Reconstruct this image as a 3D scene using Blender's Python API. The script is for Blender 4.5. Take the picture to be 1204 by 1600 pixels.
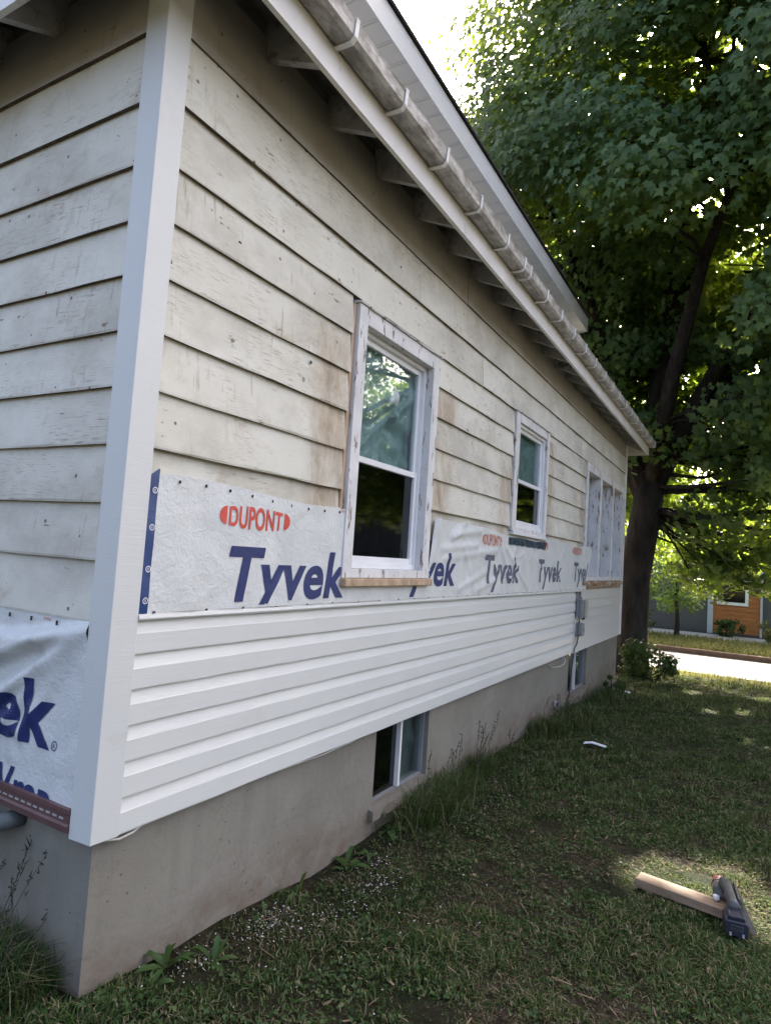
import bpy, bmesh, math, random
import numpy as np
from mathutils import Vector, Matrix

for o in list(bpy.data.objects): bpy.data.objects.remove(o)
S = bpy.context.scene
COL = S.collection
random.seed(7); RNG = np.random.default_rng(7)
R = math.radians

# ------------------------------------------------------------------ camera
CAM = Vector((1.768, -1.358, 1.431))
YAW, PITCH, ROLL = -0.52576, 0.06846, 0.06585
sa, ca, sb, cb, sc, cc = math.sin(YAW), math.cos(YAW), math.sin(PITCH), math.cos(PITCH), math.sin(ROLL), math.cos(ROLL)
fwd = Vector((sa*cb, ca*cb, sb)); r0 = Vector((ca, -sa, 0)); u0 = r0.cross(fwd)
rgt = r0*cc + u0*sc; upv = -r0*sc + u0*cc
cd = bpy.data.cameras.new('camera'); cam = bpy.data.objects.new('camera', cd); COL.objects.link(cam)
cam.matrix_world = Matrix((( rgt.x, upv.x, -fwd.x, CAM.x), (rgt.y, upv.y, -fwd.y, CAM.y), (rgt.z, upv.z, -fwd.z, CAM.z), (0,0,0,1)))
cd.sensor_fit = 'HORIZONTAL'; cd.sensor_width = 36; cd.lens = 36*996.9/1204
cd.clip_start = 0.02; cd.clip_end = 2000
S.camera = cam

# ------------------------------------------------------------------ sky, sun, exposure
SUN_EL, SUN_AZ = R(37.5), R(-1.0)          # azimuth measured from +Y towards +X
w = bpy.data.worlds.new('World'); S.world = w; w.use_nodes = True
nt = w.node_tree; nt.nodes.clear()
sky = nt.nodes.new('ShaderNodeTexSky'); sky.sky_type = 'NISHITA'; sky.sun_disc = False
sky.sun_elevation = SUN_EL; sky.sun_rotation = SUN_AZ; sky.dust_density = 10.0; sky.air_density = 0.6; sky.ozone_density = 0.0
bg = nt.nodes.new('ShaderNodeBackground'); bg.inputs['Strength'].default_value = 0.15
wo = nt.nodes.new('ShaderNodeOutputWorld')
nt.links.new(sky.outputs[0], bg.inputs[0]); nt.links.new(bg.outputs[0], wo.inputs[0])
sl = bpy.data.lights.new('sun', 'SUN'); sl.energy = 5.0; sl.angle = R(0.53); sl.color = (1.0, 0.93, 0.82)
sun = bpy.data.objects.new('sun', sl); COL.objects.link(sun)
SUND = Vector((math.sin(SUN_AZ)*math.cos(SUN_EL), math.cos(SUN_AZ)*math.cos(SUN_EL), math.sin(SUN_EL)))
sun.rotation_euler = SUND.to_track_quat('Z', 'Y').to_euler(); sun.location = (0, 20, 20)
S.view_settings.view_transform = 'Standard'; S.view_settings.look = 'None'
S.view_settings.gamma = 1.0; S.view_settings.exposure = 2.68
S.render.engine = 'CYCLES'
S.cycles.max_bounces = 5; S.cycles.diffuse_bounces = 3; S.cycles.transparent_max_bounces = 12

# ------------------------------------------------------------------ materials
def newmat(name):
    m = bpy.data.materials.new(name); m.use_nodes = True; m.node_tree.nodes.clear()
    return m
class NT:
    def __init__(s, m):
        s.t = m.node_tree
        s.out = s.n('ShaderNodeOutputMaterial')
    def n(s, typ, **kw):
        nd = s.t.nodes.new(typ)
        for k, v in kw.items():
            if k.startswith('_'): setattr(nd, k[1:], v)
            else: nd.inputs[k.replace('__', ' ')].default_value = v
        return nd
    def l(s, a, b): s.t.links.new(a, b)
    def coord(s, stretch=(1,1,1), kind='Object'):
        tc = s.n('ShaderNodeTexCoord'); mp = s.n('ShaderNodeMapping'); mp.inputs['Scale'].default_value = stretch
        s.l(tc.outputs[kind], mp.inputs[0]); return mp.outputs[0]
    def noise(s, co, scale, detail=5, rough=.55, dist=0):
        nd = s.n('ShaderNodeTexNoise', Scale=scale, Detail=detail, Roughness=rough, Distortion=dist); s.l(co, nd.inputs['Vector']); return nd.outputs['Fac']
    def ramp(s, fac, stops):
        nd = s.n('ShaderNodeValToRGB'); e = nd.color_ramp.elements
        while len(e) < len(stops): e.new(0.5)
        for el, (p, c) in zip(e, stops):
            el.position = p; el.color = (c, c, c, 1) if isinstance(c, (int, float)) else (*c, 1)
        s.l(fac, nd.inputs[0]); return nd.outputs[0]
    def mix(s, fac, a, b, mode='MIX'):
        nd = s.n('ShaderNodeMixRGB', _blend_type=mode)
        for v, i in ((fac, 0), (a, 1), (b, 2)):
            if isinstance(v, (int, float)): nd.inputs[i].default_value = v if i == 0 else (v, v, v, 1)
            elif isinstance(v, tuple): nd.inputs[i].default_value = (*v, 1)
            else: s.l(v, nd.inputs[i])
        return nd.outputs[0]
    def math(s, op, a, b=0.5):
        nd = s.n('ShaderNodeMath', _operation=op)
        for v, i in ((a, 0), (b, 1)):
            if isinstance(v, (int, float)): nd.inputs[i].default_value = v
            else: s.l(v, nd.inputs[i])
        return nd.outputs[0]
    def pbr(s, col, rough=.6, spec=.3, bump=None, bstr=.3, bdist=.01, metal=0):
        p = s.n('ShaderNodeBsdfPrincipled'); p.inputs['Specular IOR Level'].default_value = spec; p.inputs['Metallic'].default_value = metal
        if isinstance(col, tuple): p.inputs['Base Color'].default_value = (*col, 1)
        else: s.l(col, p.inputs['Base Color'])
        if isinstance(rough, (int, float)): p.inputs['Roughness'].default_value = rough
        else: s.l(rough, p.inputs['Roughness'])
        if bump is not None:
            b = s.n('ShaderNodeBump', Strength=bstr, Distance=bdist); s.l(bump, b.inputs['Height']); s.l(b.outputs[0], p.inputs['Normal'])
        return p.outputs[0]
    def done(s, sh): s.l(sh, s.out.inputs[0])

def M(name, base, rough=.6, var=.15, scale=6, stretch=(1,1,1), bump=.2, bscale=40, bdist=.004, spec=.3, metal=0, dirt=None, dirt_at=.55):
    m = newmat(name); t = NT(m); co = t.coord(stretch)
    n = t.noise(co, scale)
    lo = tuple(c*(1-var) for c in base); hi = tuple(min(1, c*(1+var)) for c in base)
    c = t.ramp(n, [(.3, lo), (.7, hi)])
    if dirt:
        d = t.ramp(t.noise(co, scale*2.7, 8, .7), [(dirt_at, 0), (dirt_at+.18, 1)])
        c = t.mix(d, c, dirt)
    t.done(t.pbr(c, rough, spec, t.noise(co, bscale, 6, .6), bump, bdist, metal)); return m

def clapboard_material(PALE_A=(.66, .63, .53), PALE_B=(.79, .775, .685), name='old_cream_paint'):
    """old cream paint: grain along the board, flaked patches down to grey wood, brown strips where shutters hung"""
    m = newmat(name); t = NT(m)
    oi = t.n('ShaderNodeObjectInfo'); tcc = t.n('ShaderNodeTexCoord')
    cx = t.n('ShaderNodeCombineXYZ'); rr_ = t.math('MULTIPLY', oi.outputs['Random'], 61.0)
    for i_ in range(3): t.l(rr_, cx.inputs[i_])
    va = t.n('ShaderNodeVectorMath', _operation='ADD'); t.l(tcc.outputs['Object'], va.inputs[0]); t.l(cx.outputs[0], va.inputs[1])
    def own(st):
        mp = t.n('ShaderNodeMapping'); mp.inputs['Scale'].default_value = st; t.l(va.outputs[0], mp.inputs[0]); return mp.outputs[0]
    co = own((1, 1, 1)); ln = own((.6, .6, 9))
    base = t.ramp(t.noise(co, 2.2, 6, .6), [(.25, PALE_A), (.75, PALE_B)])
    base = t.mix(t.math('MULTIPLY', oi.outputs['Random'], .4), base, tuple(v*.86 for v in PALE_A))
    # fine cracks running along the board
    cr = t.ramp(t.noise(ln, 22, 8, .74), [(.56, 0), (.61, 1)])
    crm = t.ramp(t.noise(co, 2.6, 4), [(.44, 0), (.60, 1)])
    base = t.mix(t.math('MULTIPLY', t.math('MULTIPLY', cr, crm), .8), base, (.25, .19, .13))
    # rusty and brown blotches
    bl = t.ramp(t.noise(co, 4.2, 8, .68, .5), [(.57, 0), (.76, 1)])
    base = t.mix(t.math('MULTIPLY', bl, .62), base, (.40, .29, .17))
    # grey grime in clouds and thin runs
    gr = t.ramp(t.noise(own((1, 1, 1.6)), 1.3, 8, .7), [(.45, 0), (.72, 1)])
    base = t.mix(t.math('MULTIPLY', gr, .6), base, (.30, .265, .215))
    st = t.ramp(t.noise(own((20, 20, 1.1)), 2.1, 6, .65), [(.58, 0), (.70, 1)])
    stm = t.ramp(t.noise(co, 1.7, 3), [(.45, 0), (.6, 1)])
    base = t.mix(t.math('MULTIPLY', t.math('MULTIPLY', st, stm), .55), base, (.25, .21, .16))
    # flaked paint
    fl = t.ramp(t.noise(own((1, 1, 3.4)), 7, 9, .66, .35), [(.665, 0), (.675, 1)])
    base = t.mix(fl, base, (.27, .21, .15))
    # black specks (nail heads, mould)
    vo = t.n('ShaderNodeTexVoronoi', Scale=9.0); t.l(co, vo.inputs['Vector'])
    sp = t.ramp(vo.outputs['Distance'], [(.05, 1), (.075, 0)])
    base = t.mix(t.math('MULTIPLY', sp, .85), base, (.1, .07, .05))
    # unpainted strips beside the window openings
    sx = t.n('ShaderNodeSeparateXYZ'); tc = t.n('ShaderNodeTexCoord'); t.l(tc.outputs['Object'], sx.inputs[0])
    wob = t.math('MULTIPLY', t.math('SUBTRACT', t.noise(co, 5, 7, .7), .5), .22)
    yy = t.math('ADD', sx.outputs[1], wob); tot = None
    for y0, y1, z1 in ((.93, 1.26, 2.5), (2.15, 2.52, 2.52), (3.44, 3.74, 2.3), (4.70, 4.98, 2.66), (6.12, 6.4, 2.70)):
        lo_ = t.n('ShaderNodeMapRange', _interpolation_type='SMOOTHSTEP'); lo_.inputs[1].default_value = y0-.06; lo_.inputs[2].default_value = y0+.10; t.l(yy, lo_.inputs[0])
        hi_ = t.n('ShaderNodeMapRange', _interpolation_type='SMOOTHSTEP'); hi_.inputs[1].default_value = y1+.06; hi_.inputs[2].default_value = y1-.10; t.l(yy, hi_.inputs[0])
        a = t.math('MULTIPLY', lo_.outputs[0], hi_.outputs[0])
        a = t.math('MULTIPLY', a, t.math('LESS_THAN', sx.outputs[2], z1))
        tot = a if tot is None else t.math('MAXIMUM', tot, a)
    tot = t.math('MULTIPLY', tot, t.math('GREATER_THAN', sx.outputs[0], -.06))
    ws = t.ramp(t.noise(own((3, 3, 1)), 4, 8, .72), [(.32, (.17, .13, .09)), (.45, (.36, .28, .19)), (.64, (.56, .47, .35))])
    tn = t.ramp(t.noise(own((1, 1, .6)), 3.4, 7, .7), [(.36, .05), (.60, .9)])
    base = t.mix(t.math('MULTIPLY', tot, tn), base, ws)
    h = t.math('ADD', t.math('MULTIPLY', t.noise(ln, 30, 6, .65), .6), t.math('MULTIPLY', fl, -.8))
    t.done(t.pbr(base, .62, .25, h, .45, .004)); return m

def concrete_material():
    m = newmat('parged_concrete'); t = NT(m); co = t.coord()
    c = t.ramp(t.noise(co, 1.8, 7, .62), [(.25, (.205, .190, .155)), (.75, (.275, .258, .215))])
    sx = t.n('ShaderNodeSeparateXYZ'); tc = t.n('ShaderNodeTexCoord'); t.l(tc.outputs['Object'], sx.inputs[0])
    hz = t.math('ADD', sx.outputs[2], t.math('MULTIPLY', t.noise(co, 3.5, 5), .28))
    d = t.ramp(hz, [(.14, 1), (.30, 0)])
    sp2 = t.ramp(t.noise(co, 9, 8, .7), [(.38, .15), (.62, 1)])
    c = t.mix(t.math('MULTIPLY', t.math('MULTIPLY', d, sp2), .75), c, (.165, .118, .084))
    crk = t.ramp(t.noise(t.coord((1, 1, 1)), 1.5, 9, .6, 1.2), [(.492, 0), (.5, 1), (.508, 0)])
    c = t.mix(t.math('MULTIPLY', crk, .18), c, (.09, .08, .07))
    pt = t.ramp(t.noise(t.coord((1, .8, 2)), 2.6, 3, .5), [(.60, 0), (.63, 1)])
    c = t.mix(t.math('MULTIPLY', pt, .12), c, (.36, .34, .31))
    vo = t.n('ShaderNodeTexVoronoi', Scale=16.0); t.l(co, vo.inputs['Vector'])
    pit = t.ramp(vo.outputs['Distance'], [(.05, 1), (.09, 0)])
    c = t.mix(t.math('MULTIPLY', pit, .5), c, (.12, .105, .09))
    st = t.ramp(t.noise(t.coord((6, 6, .7)), 2.2, 6, .6), [(.5, 0), (.72, 1)])
    c = t.mix(t.math('MULTIPLY', st, .28), c, (.17, .16, .145))
    h = t.math('SUBTRACT', t.math('ADD', t.noise(co, 14, 8, .7), t.math('MULTIPLY', t.noise(co, 3, 4), 1.2)), pit)
    t.done(t.pbr(c, .9, .15, h, .5, .012)); return m

def peel_material(name, white=(.72, .71, .70), wood=(.27, .21, .16), amount=.60, stretch=(6, 6, 1.2)):
    m = newmat(name); t = NT(m); co = t.coord(stretch)
    f = t.ramp(t.noise(co, 4.5, 8, .68), [(amount, 0), (amount+.03, 1)])
    c0 = t.ramp(t.noise(t.coord(), 6, 5), [(.3, tuple(v*.82 for v in white)), (.7, white)])
    c1 = t.ramp(t.noise(co, 20, 5), [(.3, tuple(v*.6 for v in wood)), (.7, tuple(v*1.3 for v in wood))])
    h = t.math('SUBTRACT', t.math('MULTIPLY', t.noise(co, 12, 5), .5), f)
    t.done(t.pbr(t.mix(f, c0, c1), .6, .25, h, .6, .003)); return m

def wrap_material():
    m = newmat('house_wrap_fabric'); t = NT(m); co = t.coord()
    c = t.ramp(t.noise(co, 5, 6, .6), [(.3, (.60, .615, .595)), (.7, (.71, .72, .695))])
    h = t.math('ADD', t.noise(co, 26, 6, .6, .8), t.math('MULTIPLY', t.noise(co, 110, 3), .25))
    t.done(t.pbr(c, .42, .35, h, .45, .012)); return m

def vinyl_material(name, col):
    m = newmat(name); t = NT(m); co = t.coord()
    c = t.ramp(t.noise(co, 1.6, 5, .6), [(.3, tuple(v*.955 for v in col)), (.7, col)])
    sm = t.ramp(t.noise(t.coord((5, 2, 1)), 3, 7, .7), [(.6, 0), (.8, 1)])
    c = t.mix(t.math('MULTIPLY', sm, .26), c, (.42, .40, .37))
    du = t.ramp(t.noise(t.coord((30, .6, 8)), 2.0, 6, .7), [(.60, 0), (.72, 1)])
    c = t.mix(t.math('MULTIPLY', du, .14), c, (.36, .33, .29))
    gr = t.noise(t.coord((3, 1, 40)), 9, 4)
    t.done(t.pbr(c, .34, .42, t.math('ADD', t.math('MULTIPLY', gr, .3), t.noise(co, 2.4, 2)), .22, .012)); return m

def gutter_material():
    m = newmat('grimy_gutter_paint'); t = NT(m); co = t.coord()
    f = t.ramp(t.noise(t.coord((3, 1.2, 3)), 6, 9, .7), [(.38, 0), (.6, 1)])
    c = t.mix(t.math('MULTIPLY', f, .82), (.56, .54, .51), (.15, .135, .115))
    t.done(t.pbr(c, .5, .35, t.noise(co, 40, 4), .2, .003)); return m

def glass_material(name, tint=(.80, .87, .87), rough=.015, wob=.05):
    m = newmat(name); t = NT(m)
    tr = t.n('ShaderNodeBsdfTransparent'); tr.inputs[0].default_value = (*tint, 1)
    gl = t.n('ShaderNodeBsdfGlossy', Roughness=rough); gl.inputs[0].default_value = (.95, .97, 1, 1)
    lw = t.n('ShaderNodeLayerWeight', Blend=.5)
    fr_ = t.math('ADD', t.math('MULTIPLY', t.math('POWER', lw.outputs['Facing'], 4.0), .80), .05)
    b = t.n('ShaderNodeBump', Strength=wob, Distance=.02); t.l(t.noise(t.coord(), 2.2, 2), b.inputs['Height'])
    t.l(b.outputs[0], gl.inputs['Normal'])
    mx = t.n('ShaderNodeMixShader'); t.l(fr_, mx.inputs[0]); t.l(tr.outputs[0], mx.inputs[1]); t.l(gl.outputs[0], mx.inputs[2])
    t.done(mx.outputs[0]); return m

def leaf_material(name, stops, trans=(.30, .42, .03), tf=.42, rough=.45, spec=.3):
    m = newmat(name); t = NT(m)
    g = t.n('ShaderNodeNewGeometry')
    c = t.ramp(g.outputs['Random Per Island'], stops)
    p = t.n('ShaderNodeBsdfPrincipled', Roughness=rough); p.inputs['Specular IOR Level'].default_value = spec; t.l(c, p.inputs['Base Color'])
    tl = t.n('ShaderNodeBsdfTranslucent')
    tcol = t.mix(.75, c, trans); t.l(tcol, tl.inputs[0])
    mx = t.n('ShaderNodeMixShader', Fac=tf); t.l(p.outputs[0], mx.inputs[1]); t.l(tl.outputs[0], mx.inputs[2])
    t.done(mx.outputs[0]); return m

def ground_material():
    m = newmat('lawn_soil'); t = NT(m); co = t.coord()
    a = t.ramp(t.noise(co, 24, 9, .75), [(.34, (.018, .014, .010)), (.5, (.055, .041, .028)), (.68, (.125, .098, .068))])
    g = t.ramp(t.noise(co, 30, 8, .7), [(.35, (.013, .018, .008)), (.7, (.045, .052, .022))])
    p = t.ramp(t.noise(co, 1.7, 5, .6), [(.42, 0), (.6, 1)])
    c = t.mix(p, g, a)
    t.done(t.pbr(c, .95, .1, t.noise(co, 60, 8, .8), 1.0, .03)); return m

def asphalt_material(name, lo, hi):
    m = newmat(name); t = NT(m); co = t.coord()
    c = t.ramp(t.noise(co, 1.1, 7, .65), [(.3, lo), (.7, hi)])
    sp = t.ramp(t.noise(co, 140, 3, .6), [(.4, .8), (.65, 1.2)])
    t.done(t.pbr(t.mix(1, c, sp, 'MULTIPLY'), .85, .2, t.noise(co, 120, 4), .4, .004)); return m

MT = dict(
 clap=clapboard_material(), frieze=clapboard_material((.38, .36, .315), (.53, .51, .46), 'grime_and_shade_frieze'), concrete=concrete_material(), peel=peel_material('peeling_white_casing', (.78, .765, .75), (.27, .22, .175), .575),  # frieze: dirt and eave shade both put into this darker paint
 peel2=peel_material('flaking_trim', amount=.55), board=peel_material('weathered_panel', (.42, .43, .435), (.30, .295, .29), .66, (12, 12, .8)),
 rotten=peel_material('rotten_sill_wood', (.50, .43, .37), (.30, .16, .075), .47, (5, 1.5, 6)),
 wrap=wrap_material(), vinyl=vinyl_material('white_vinyl', (.665, .67, .635)), cream=vinyl_material('cream_siding', (.66, .645, .60)),
 vframe=M('white_window_vinyl', (.80, .80, .80), .35, .04, 5, bump=.05, spec=.4),
 gutter=gutter_material(), fascia=M('fascia_paint', (.78, .76, .74), .45, .08, 3, dirt=(.42, .39, .35), dirt_at=.6),
 rafter=M('grey_painted_rafter', (.42, .41, .395), .75, .25, 5, (1, 1, 1), dirt=(.13, .12, .11), dirt_at=.52),
 deck=M('roof_deck_boards', (.22, .215, .215), .85, .3, 5, (8, 1, 8)),
 shingle2=M('grey_roof_sheet', (.32, .315, .31), .8, .15, 9, bump=.3, bscale=40),  # unseen lower roof, coloured pale to bounce light up onto the soffit
 shingle=M('roof_shingle', (.045, .042, .042), .9, .3, 14, bump=.6, bscale=50),
 soffit=M('white_soffit', (.84, .835, .83), .45, .05, 3, bump=.05), fascia2=M('white_upper_fascia', (.78, .78, .78), .3, .04, 3, bump=.03, spec=.5),
 buttshade=M('wood_brown_lap_shade', (.11, .088, .068), .85, .5, 9, (3, 3, 3)),
 rawwood=M('raw_wood', (.50, .36, .24), .7, .3, 9, (8, 2, .8), dirt=(.25, .15, .08)),
 glass=glass_material('window_glass'), screen=glass_material('insect_screen_glass', (.10, .105, .125), .05, .03),
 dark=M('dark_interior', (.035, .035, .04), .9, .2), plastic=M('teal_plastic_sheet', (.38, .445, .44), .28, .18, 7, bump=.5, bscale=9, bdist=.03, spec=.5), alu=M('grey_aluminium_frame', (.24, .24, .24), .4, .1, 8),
 curtain=M('curtain_cloth', (.17, .18, .18), .9, .1, 6), blueink=M('navy_ink', (.028, .042, .14), .45, .12, 12, bump=.1), redink=M('red_ink', (.62, .085, .06), .45, .12, 12, bump=.1),
 greyink=M('faded_navy_ink', (.115, .125, .175), .5, .15, 12, bump=.1), redink2=M('faded_red_ink', (.58, .21, .14), .5, .15, 12, bump=.1),
 tape=M('blue_flashing_tape', (.008, .045, .165), .3, .15, 9, bump=.25, bscale=18, bdist=.01, spec=.5), white=M('white_print', (.75, .76, .78), .5, .05),
 tape2=M('navy_flashing_tape', (.02, .045, .09), .22, .3, 9, bump=.5, bscale=30, bdist=.01, spec=.6),
 maroon=M('maroon_starter_strip', (.135, .075, .07), .4, .12, 10, spec=.4), slot=M('pale_slot_grey', (.40, .37, .36), .5, .1), steel=M('dull_steel', (.11, .11, .112), .6, .15, 20, metal=.7),  # slot: flat pale grey shared by nail slots and battery latches
 greybox=M('grey_plastic_box', (.24, .24, .235), .5, .1, 8), beigebox=M('beige_plastic_box', (.36, .34, .27), .5, .1, 8), pvc=M('dark_grey_pipe', (.11, .12, .12), .4, .2, 9),
 cable=M('white_cable', (.62, .60, .55), .5, .08, 12), blackc=M('black_cable', (.04, .04, .04), .5, .1),
 bark=M('maple_bark', (.042, .036, .031), .95, .45, 9, (1, 1, .25), bump=1.0, bscale=14, bdist=.05, spec=.1),
 leaf=leaf_material('maple_leaf', [(0, (.046, .098, .042)), (.45, (.066, .132, .052)), (.8, (.088, .158, .058)), (1, (.11, .19, .065))], (.42, .55, .04), .42, .5, .35),
 leaf2=leaf_material('shrub_leaf', [(0, (.03, .055, .018)), (.6, (.05, .09, .026)), (1, (.075, .11, .035))], (.18, .25, .03), .16, .65, .15),
 leaf3=leaf_material('young_tree_leaf', [(0, (.05, .10, .03)), (.6, (.075, .15, .04)), (1, (.12, .2, .05))], (.34, .46, .05), .45),
 grass=leaf_material('lawn_grass', [(0, (.014, .034, .009)), (.42, (.040, .080, .020)), (.72, (.075, .115, .034)), (.80, (.15, .14, .07)), (1, (.24, .21, .125))], (.20, .24, .05), .2, .7, .12),
 drygrass=leaf_material('dry_grass', [(0, (.07, .10, .03)), (.5, (.13, .14, .055)), (1, (.24, .20, .10))], (.28, .28, .08), .3, .7, .1),
 weed=leaf_material('weed_leaf', [(0, (.035, .075, .022)), (.6, (.055, .105, .03)), (1, (.085, .13, .045))], (.2, .3, .04), .3),
 clover=leaf_material('clover_leaf', [(0, (.022, .05, .014)), (.5, (.045, .085, .026)), (.85, (.075, .115, .04)), (1, (.15, .13, .07))], (.2, .3, .04), .2, .6, .2),
 thatch=leaf_material('dry_clippings', [(0, (.05, .042, .022)), (.5, (.11, .09, .05)), (.85, (.17, .14, .085)), (1, (.26, .23, .16))], (.2, .17, .08), .1, .8, .1),
 stalk=M('weed_stalk', (.07, .065, .04), .8, .3), seed=M('weed_seed_head', (.05, .05, .034), .9, .3),
 ground=ground_material(), road=asphalt_material('worn_asphalt', (.16, .15, .145), (.24, .23, .225)), walk=asphalt_material('pale_concrete_walk', (.30, .29, .28), (.42, .41, .40)),
 kerb=M('rusty_kerb', (.13, .085, .065), .9, .25, 6), chip=M('paint_chip', (.52, .50, .47), .6, .1, 30), twig=M('dead_twig', (.19, .13, .085), .9, .25, 20),
 lumber=M('sawn_lumber', (.28, .195, .125), .7, .3, 7, (1.0, 9, 9), dirt=(.30, .22, .18), dirt_at=.5), battery=M('navy_battery_plastic', (.030, .033, .048), .4, .15, 20, spec=.4),
 toolgrey=M('grey_tool_plastic', (.085, .085, .085), .42, .15, 14, spec=.45), toolred=M('red_tool_plastic', (.20, .045, .045), .4, .12, 14, spec=.4),
 bgrey=M('grey_building_render', (.085, .085, .09), .8, .12, 2), orange=M('orange_wood_siding', (.36, .135, .048), .6, .2, 6, (.6, 6, 6)), bwhite=M('white_building_trim', (.74, .74, .74), .5, .05),
 paleblue=M('pale_blue_trim', (.42, .46, .52), .5, .05), yellowf=M('yellow_flower', (.55, .42, .06), .7, .2),
)

# ------------------------------------------------------------------ mesh helpers
class MB:
    def __init__(s): s.v = []; s.f = []
    def add(s, vs, fs):
        n = len(s.v); s.v += [tuple(p) for p in vs]; s.f += [tuple(i+n for i in f) for f in fs]; return s
    def box(s, x0, x1, y0, y1, z0, z1):
        return s.add([(x0,y0,z0),(x1,y0,z0),(x1,y1,z0),(x0,y1,z0),(x0,y0,z1),(x1,y0,z1),(x1,y1,z1),(x0,y1,z1)],
                     [(3,2,1,0),(4,5,6,7),(0,1,5,4),(1,2,6,5),(2,3,7,6),(3,0,4,7)])
    def prism(s, prof, a0, a1, axis='y', n=1, jit=0, rnd=None):
        """profile [(p,q)] swept from a0 to a1. axis y: (x,z) profile, axis x: (y,z), axis z: (x,y)"""
        k = len(prof); vs = []; fs = []
        for i in range(n+1):
            a = a0+(a1-a0)*i/n
            for (p, q) in prof:
                jp = (rnd.uniform(-jit, jit) if rnd and 0 < i < n else 0); jq = (rnd.uniform(-jit, jit) if rnd and 0 < i < n else 0)
                vs.append({'y': (p+jp, a, q+jq), 'x': (a, p+jp, q+jq), 'z': (p+jp, q+jq, a)}[axis])
        for i in range(n):
            for j in range(k):
                j2 = (j+1) % k; fs.append((i*k+j, i*k+j2, (i+1)*k+j2, (i+1)*k+j))
        fs.append(tuple(range(k))[::-1]); fs.append(tuple(n*k+j for j in range(k)))
        return s.add(vs, fs)
    def tube(s, pts, rad, sides=8, cap=True):
        pts = [Vector(p) for p in pts]; n = len(pts); rad = [rad]*n if isinstance(rad, (int, float)) else rad
        vs = []; fs = []; up = Vector((0.3, 0.2, 1))
        prev = None
        for i, p in enumerate(pts):
            d = (pts[min(i+1, n-1)]-pts[max(i-1, 0)]).normalized()
            a = prev - d*prev.dot(d) if prev is not None else d.cross(up if abs(d.dot(up.normalized())) < .9 else Vector((1, 0, 0)))
            a.normalize(); b = d.cross(a); prev = a
            for j in range(sides):
                t = 2*math.pi*j/sides; vs.append(p+(a*math.cos(t)+b*math.sin(t))*rad[i])
        for i in range(n-1):
            for j in range(sides):
                j2 = (j+1) % sides; fs.append((i*sides+j, i*sides+j2, (i+1)*sides+j2, (i+1)*sides+j))
        if cap: fs.append(tuple(range(sides))[::-1]); fs.append(tuple((n-1)*sides+j for j in range(sides)))
        return s.add(vs, fs)
    def build(s, name, mat, parent=None, bevel=0, smooth=False, loc=None):
        me = bpy.data.meshes.new(name); me.from_pydata(s.v, [], s.f); me.update()
        bm = bmesh.new(); bm.from_mesh(me); bmesh.ops.recalc_face_normals(bm, faces=bm.faces)
        if bevel: bmesh.ops.bevel(bm, geom=list(bm.edges), offset=bevel, segments=1, affect='EDGES', clamp_overlap=True)
        bm.to_mesh(me); bm.free()
        return link(name, me, mat, parent, smooth, loc)
def link(name, me, mat, parent=None, smooth=False, loc=None):
    if mat is not None:
        me.materials.clear(); me.materials.append(MT[mat])
    if smooth: me.polygons.foreach_set('use_smooth', [True]*len(me.polygons))
    o = bpy.data.objects.new(name, me); COL.objects.link(o)
    if parent is not None: o.parent = parent
    if loc is not None: o.location = loc
    return o
def npmesh(name, V, loops, sizes):
    me = bpy.data.meshes.new(name); me.vertices.add(len(V)); me.vertices.foreach_set('co', np.asarray(V, np.float32).ravel())
    me.loops.add(len(loops)); me.loops.foreach_set('vertex_index', np.asarray(loops, np.int32))
    me.polygons.add(len(sizes)); st = np.concatenate([[0], np.cumsum(sizes)[:-1]])
    me.polygons.foreach_set('loop_start', st.astype(np.int32)); me.polygons.foreach_set('loop_total', np.asarray(sizes, np.int32))
    me.update(); me.validate(); return me
def empty(name, label, cat, loc=(0,0,0), rz=0, group=None):
    o = bpy.data.objects.new(name, None); COL.objects.link(o); o.location = loc; o.rotation_euler.z = rz; o.empty_display_size = .1
    return tag(o, label, cat, group)
def tag(o, label, cat, group=None):
    o['label'] = label; o['category'] = cat
    if group: o['group'] = group
    return o
def struct(o): o['kind'] = 'structure'; return o
def stuff(o, label=None, cat=None):
    o['kind'] = 'stuff'
    if label: o['label'] = label; o['category'] = cat
    return o

# ------------------------------------------------------------------ terrain
GY = [-400, -6, 0, .5, 1.3, 4, 6, 9, 12, 60, 400]; GZ = [.3, .08, 0, -.055, -.10, -.13, -.16, -.32, -.42, -.46, -.46]
def gzn(x, y):
    x = np.asarray(x, float); y = np.asarray(y, float); k = np.clip(3-np.abs(x-1.5), 0, 1)*np.clip(y+2, 0, 1)*np.clip(12.2-y, 0, 1)
    return np.interp(y, GY, GZ)+k*(.010*np.sin(x*5.1+y*3.3)+.008*np.sin(x*9.7-y*6.1)+.005*np.sin(x*17.0+y*14.0))
def gz(x, y): return float(gzn(x, y))
xs = np.concatenate([[-130, -90, -60, -30], np.arange(-16, -1, 1.5), np.arange(-1, 4, .12), np.arange(4, 16, 1.0), [25, 50, 90, 130]])
ys = np.concatenate([[-130, -90, -60, -25], np.arange(-12, -2, 1), np.arange(-2, 13, .12), np.arange(13, 32, 1.0), [40, 60, 90, 130]])
XX, YY = np.meshgrid(xs, ys, indexing='ij'); ZZ = gzn(XX, YY)
nx, ny = XX.shape; idx = np.arange(nx*ny).reshape(nx, ny)
q = np.stack([idx[:-1,:-1], idx[1:,:-1], idx[1:,1:], idx[:-1,1:]], -1).reshape(-1, 4)
me = npmesh('ground', np.stack([XX, YY, ZZ], -1).reshape(-1, 3), q.ravel(), np.full(len(q), 4))
struct(link('ground', me, 'ground', smooth=True))
struct(MB().box(-120, 120, 12.35, 15.5, -.60, -.40).build('road', 'road'))
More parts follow.
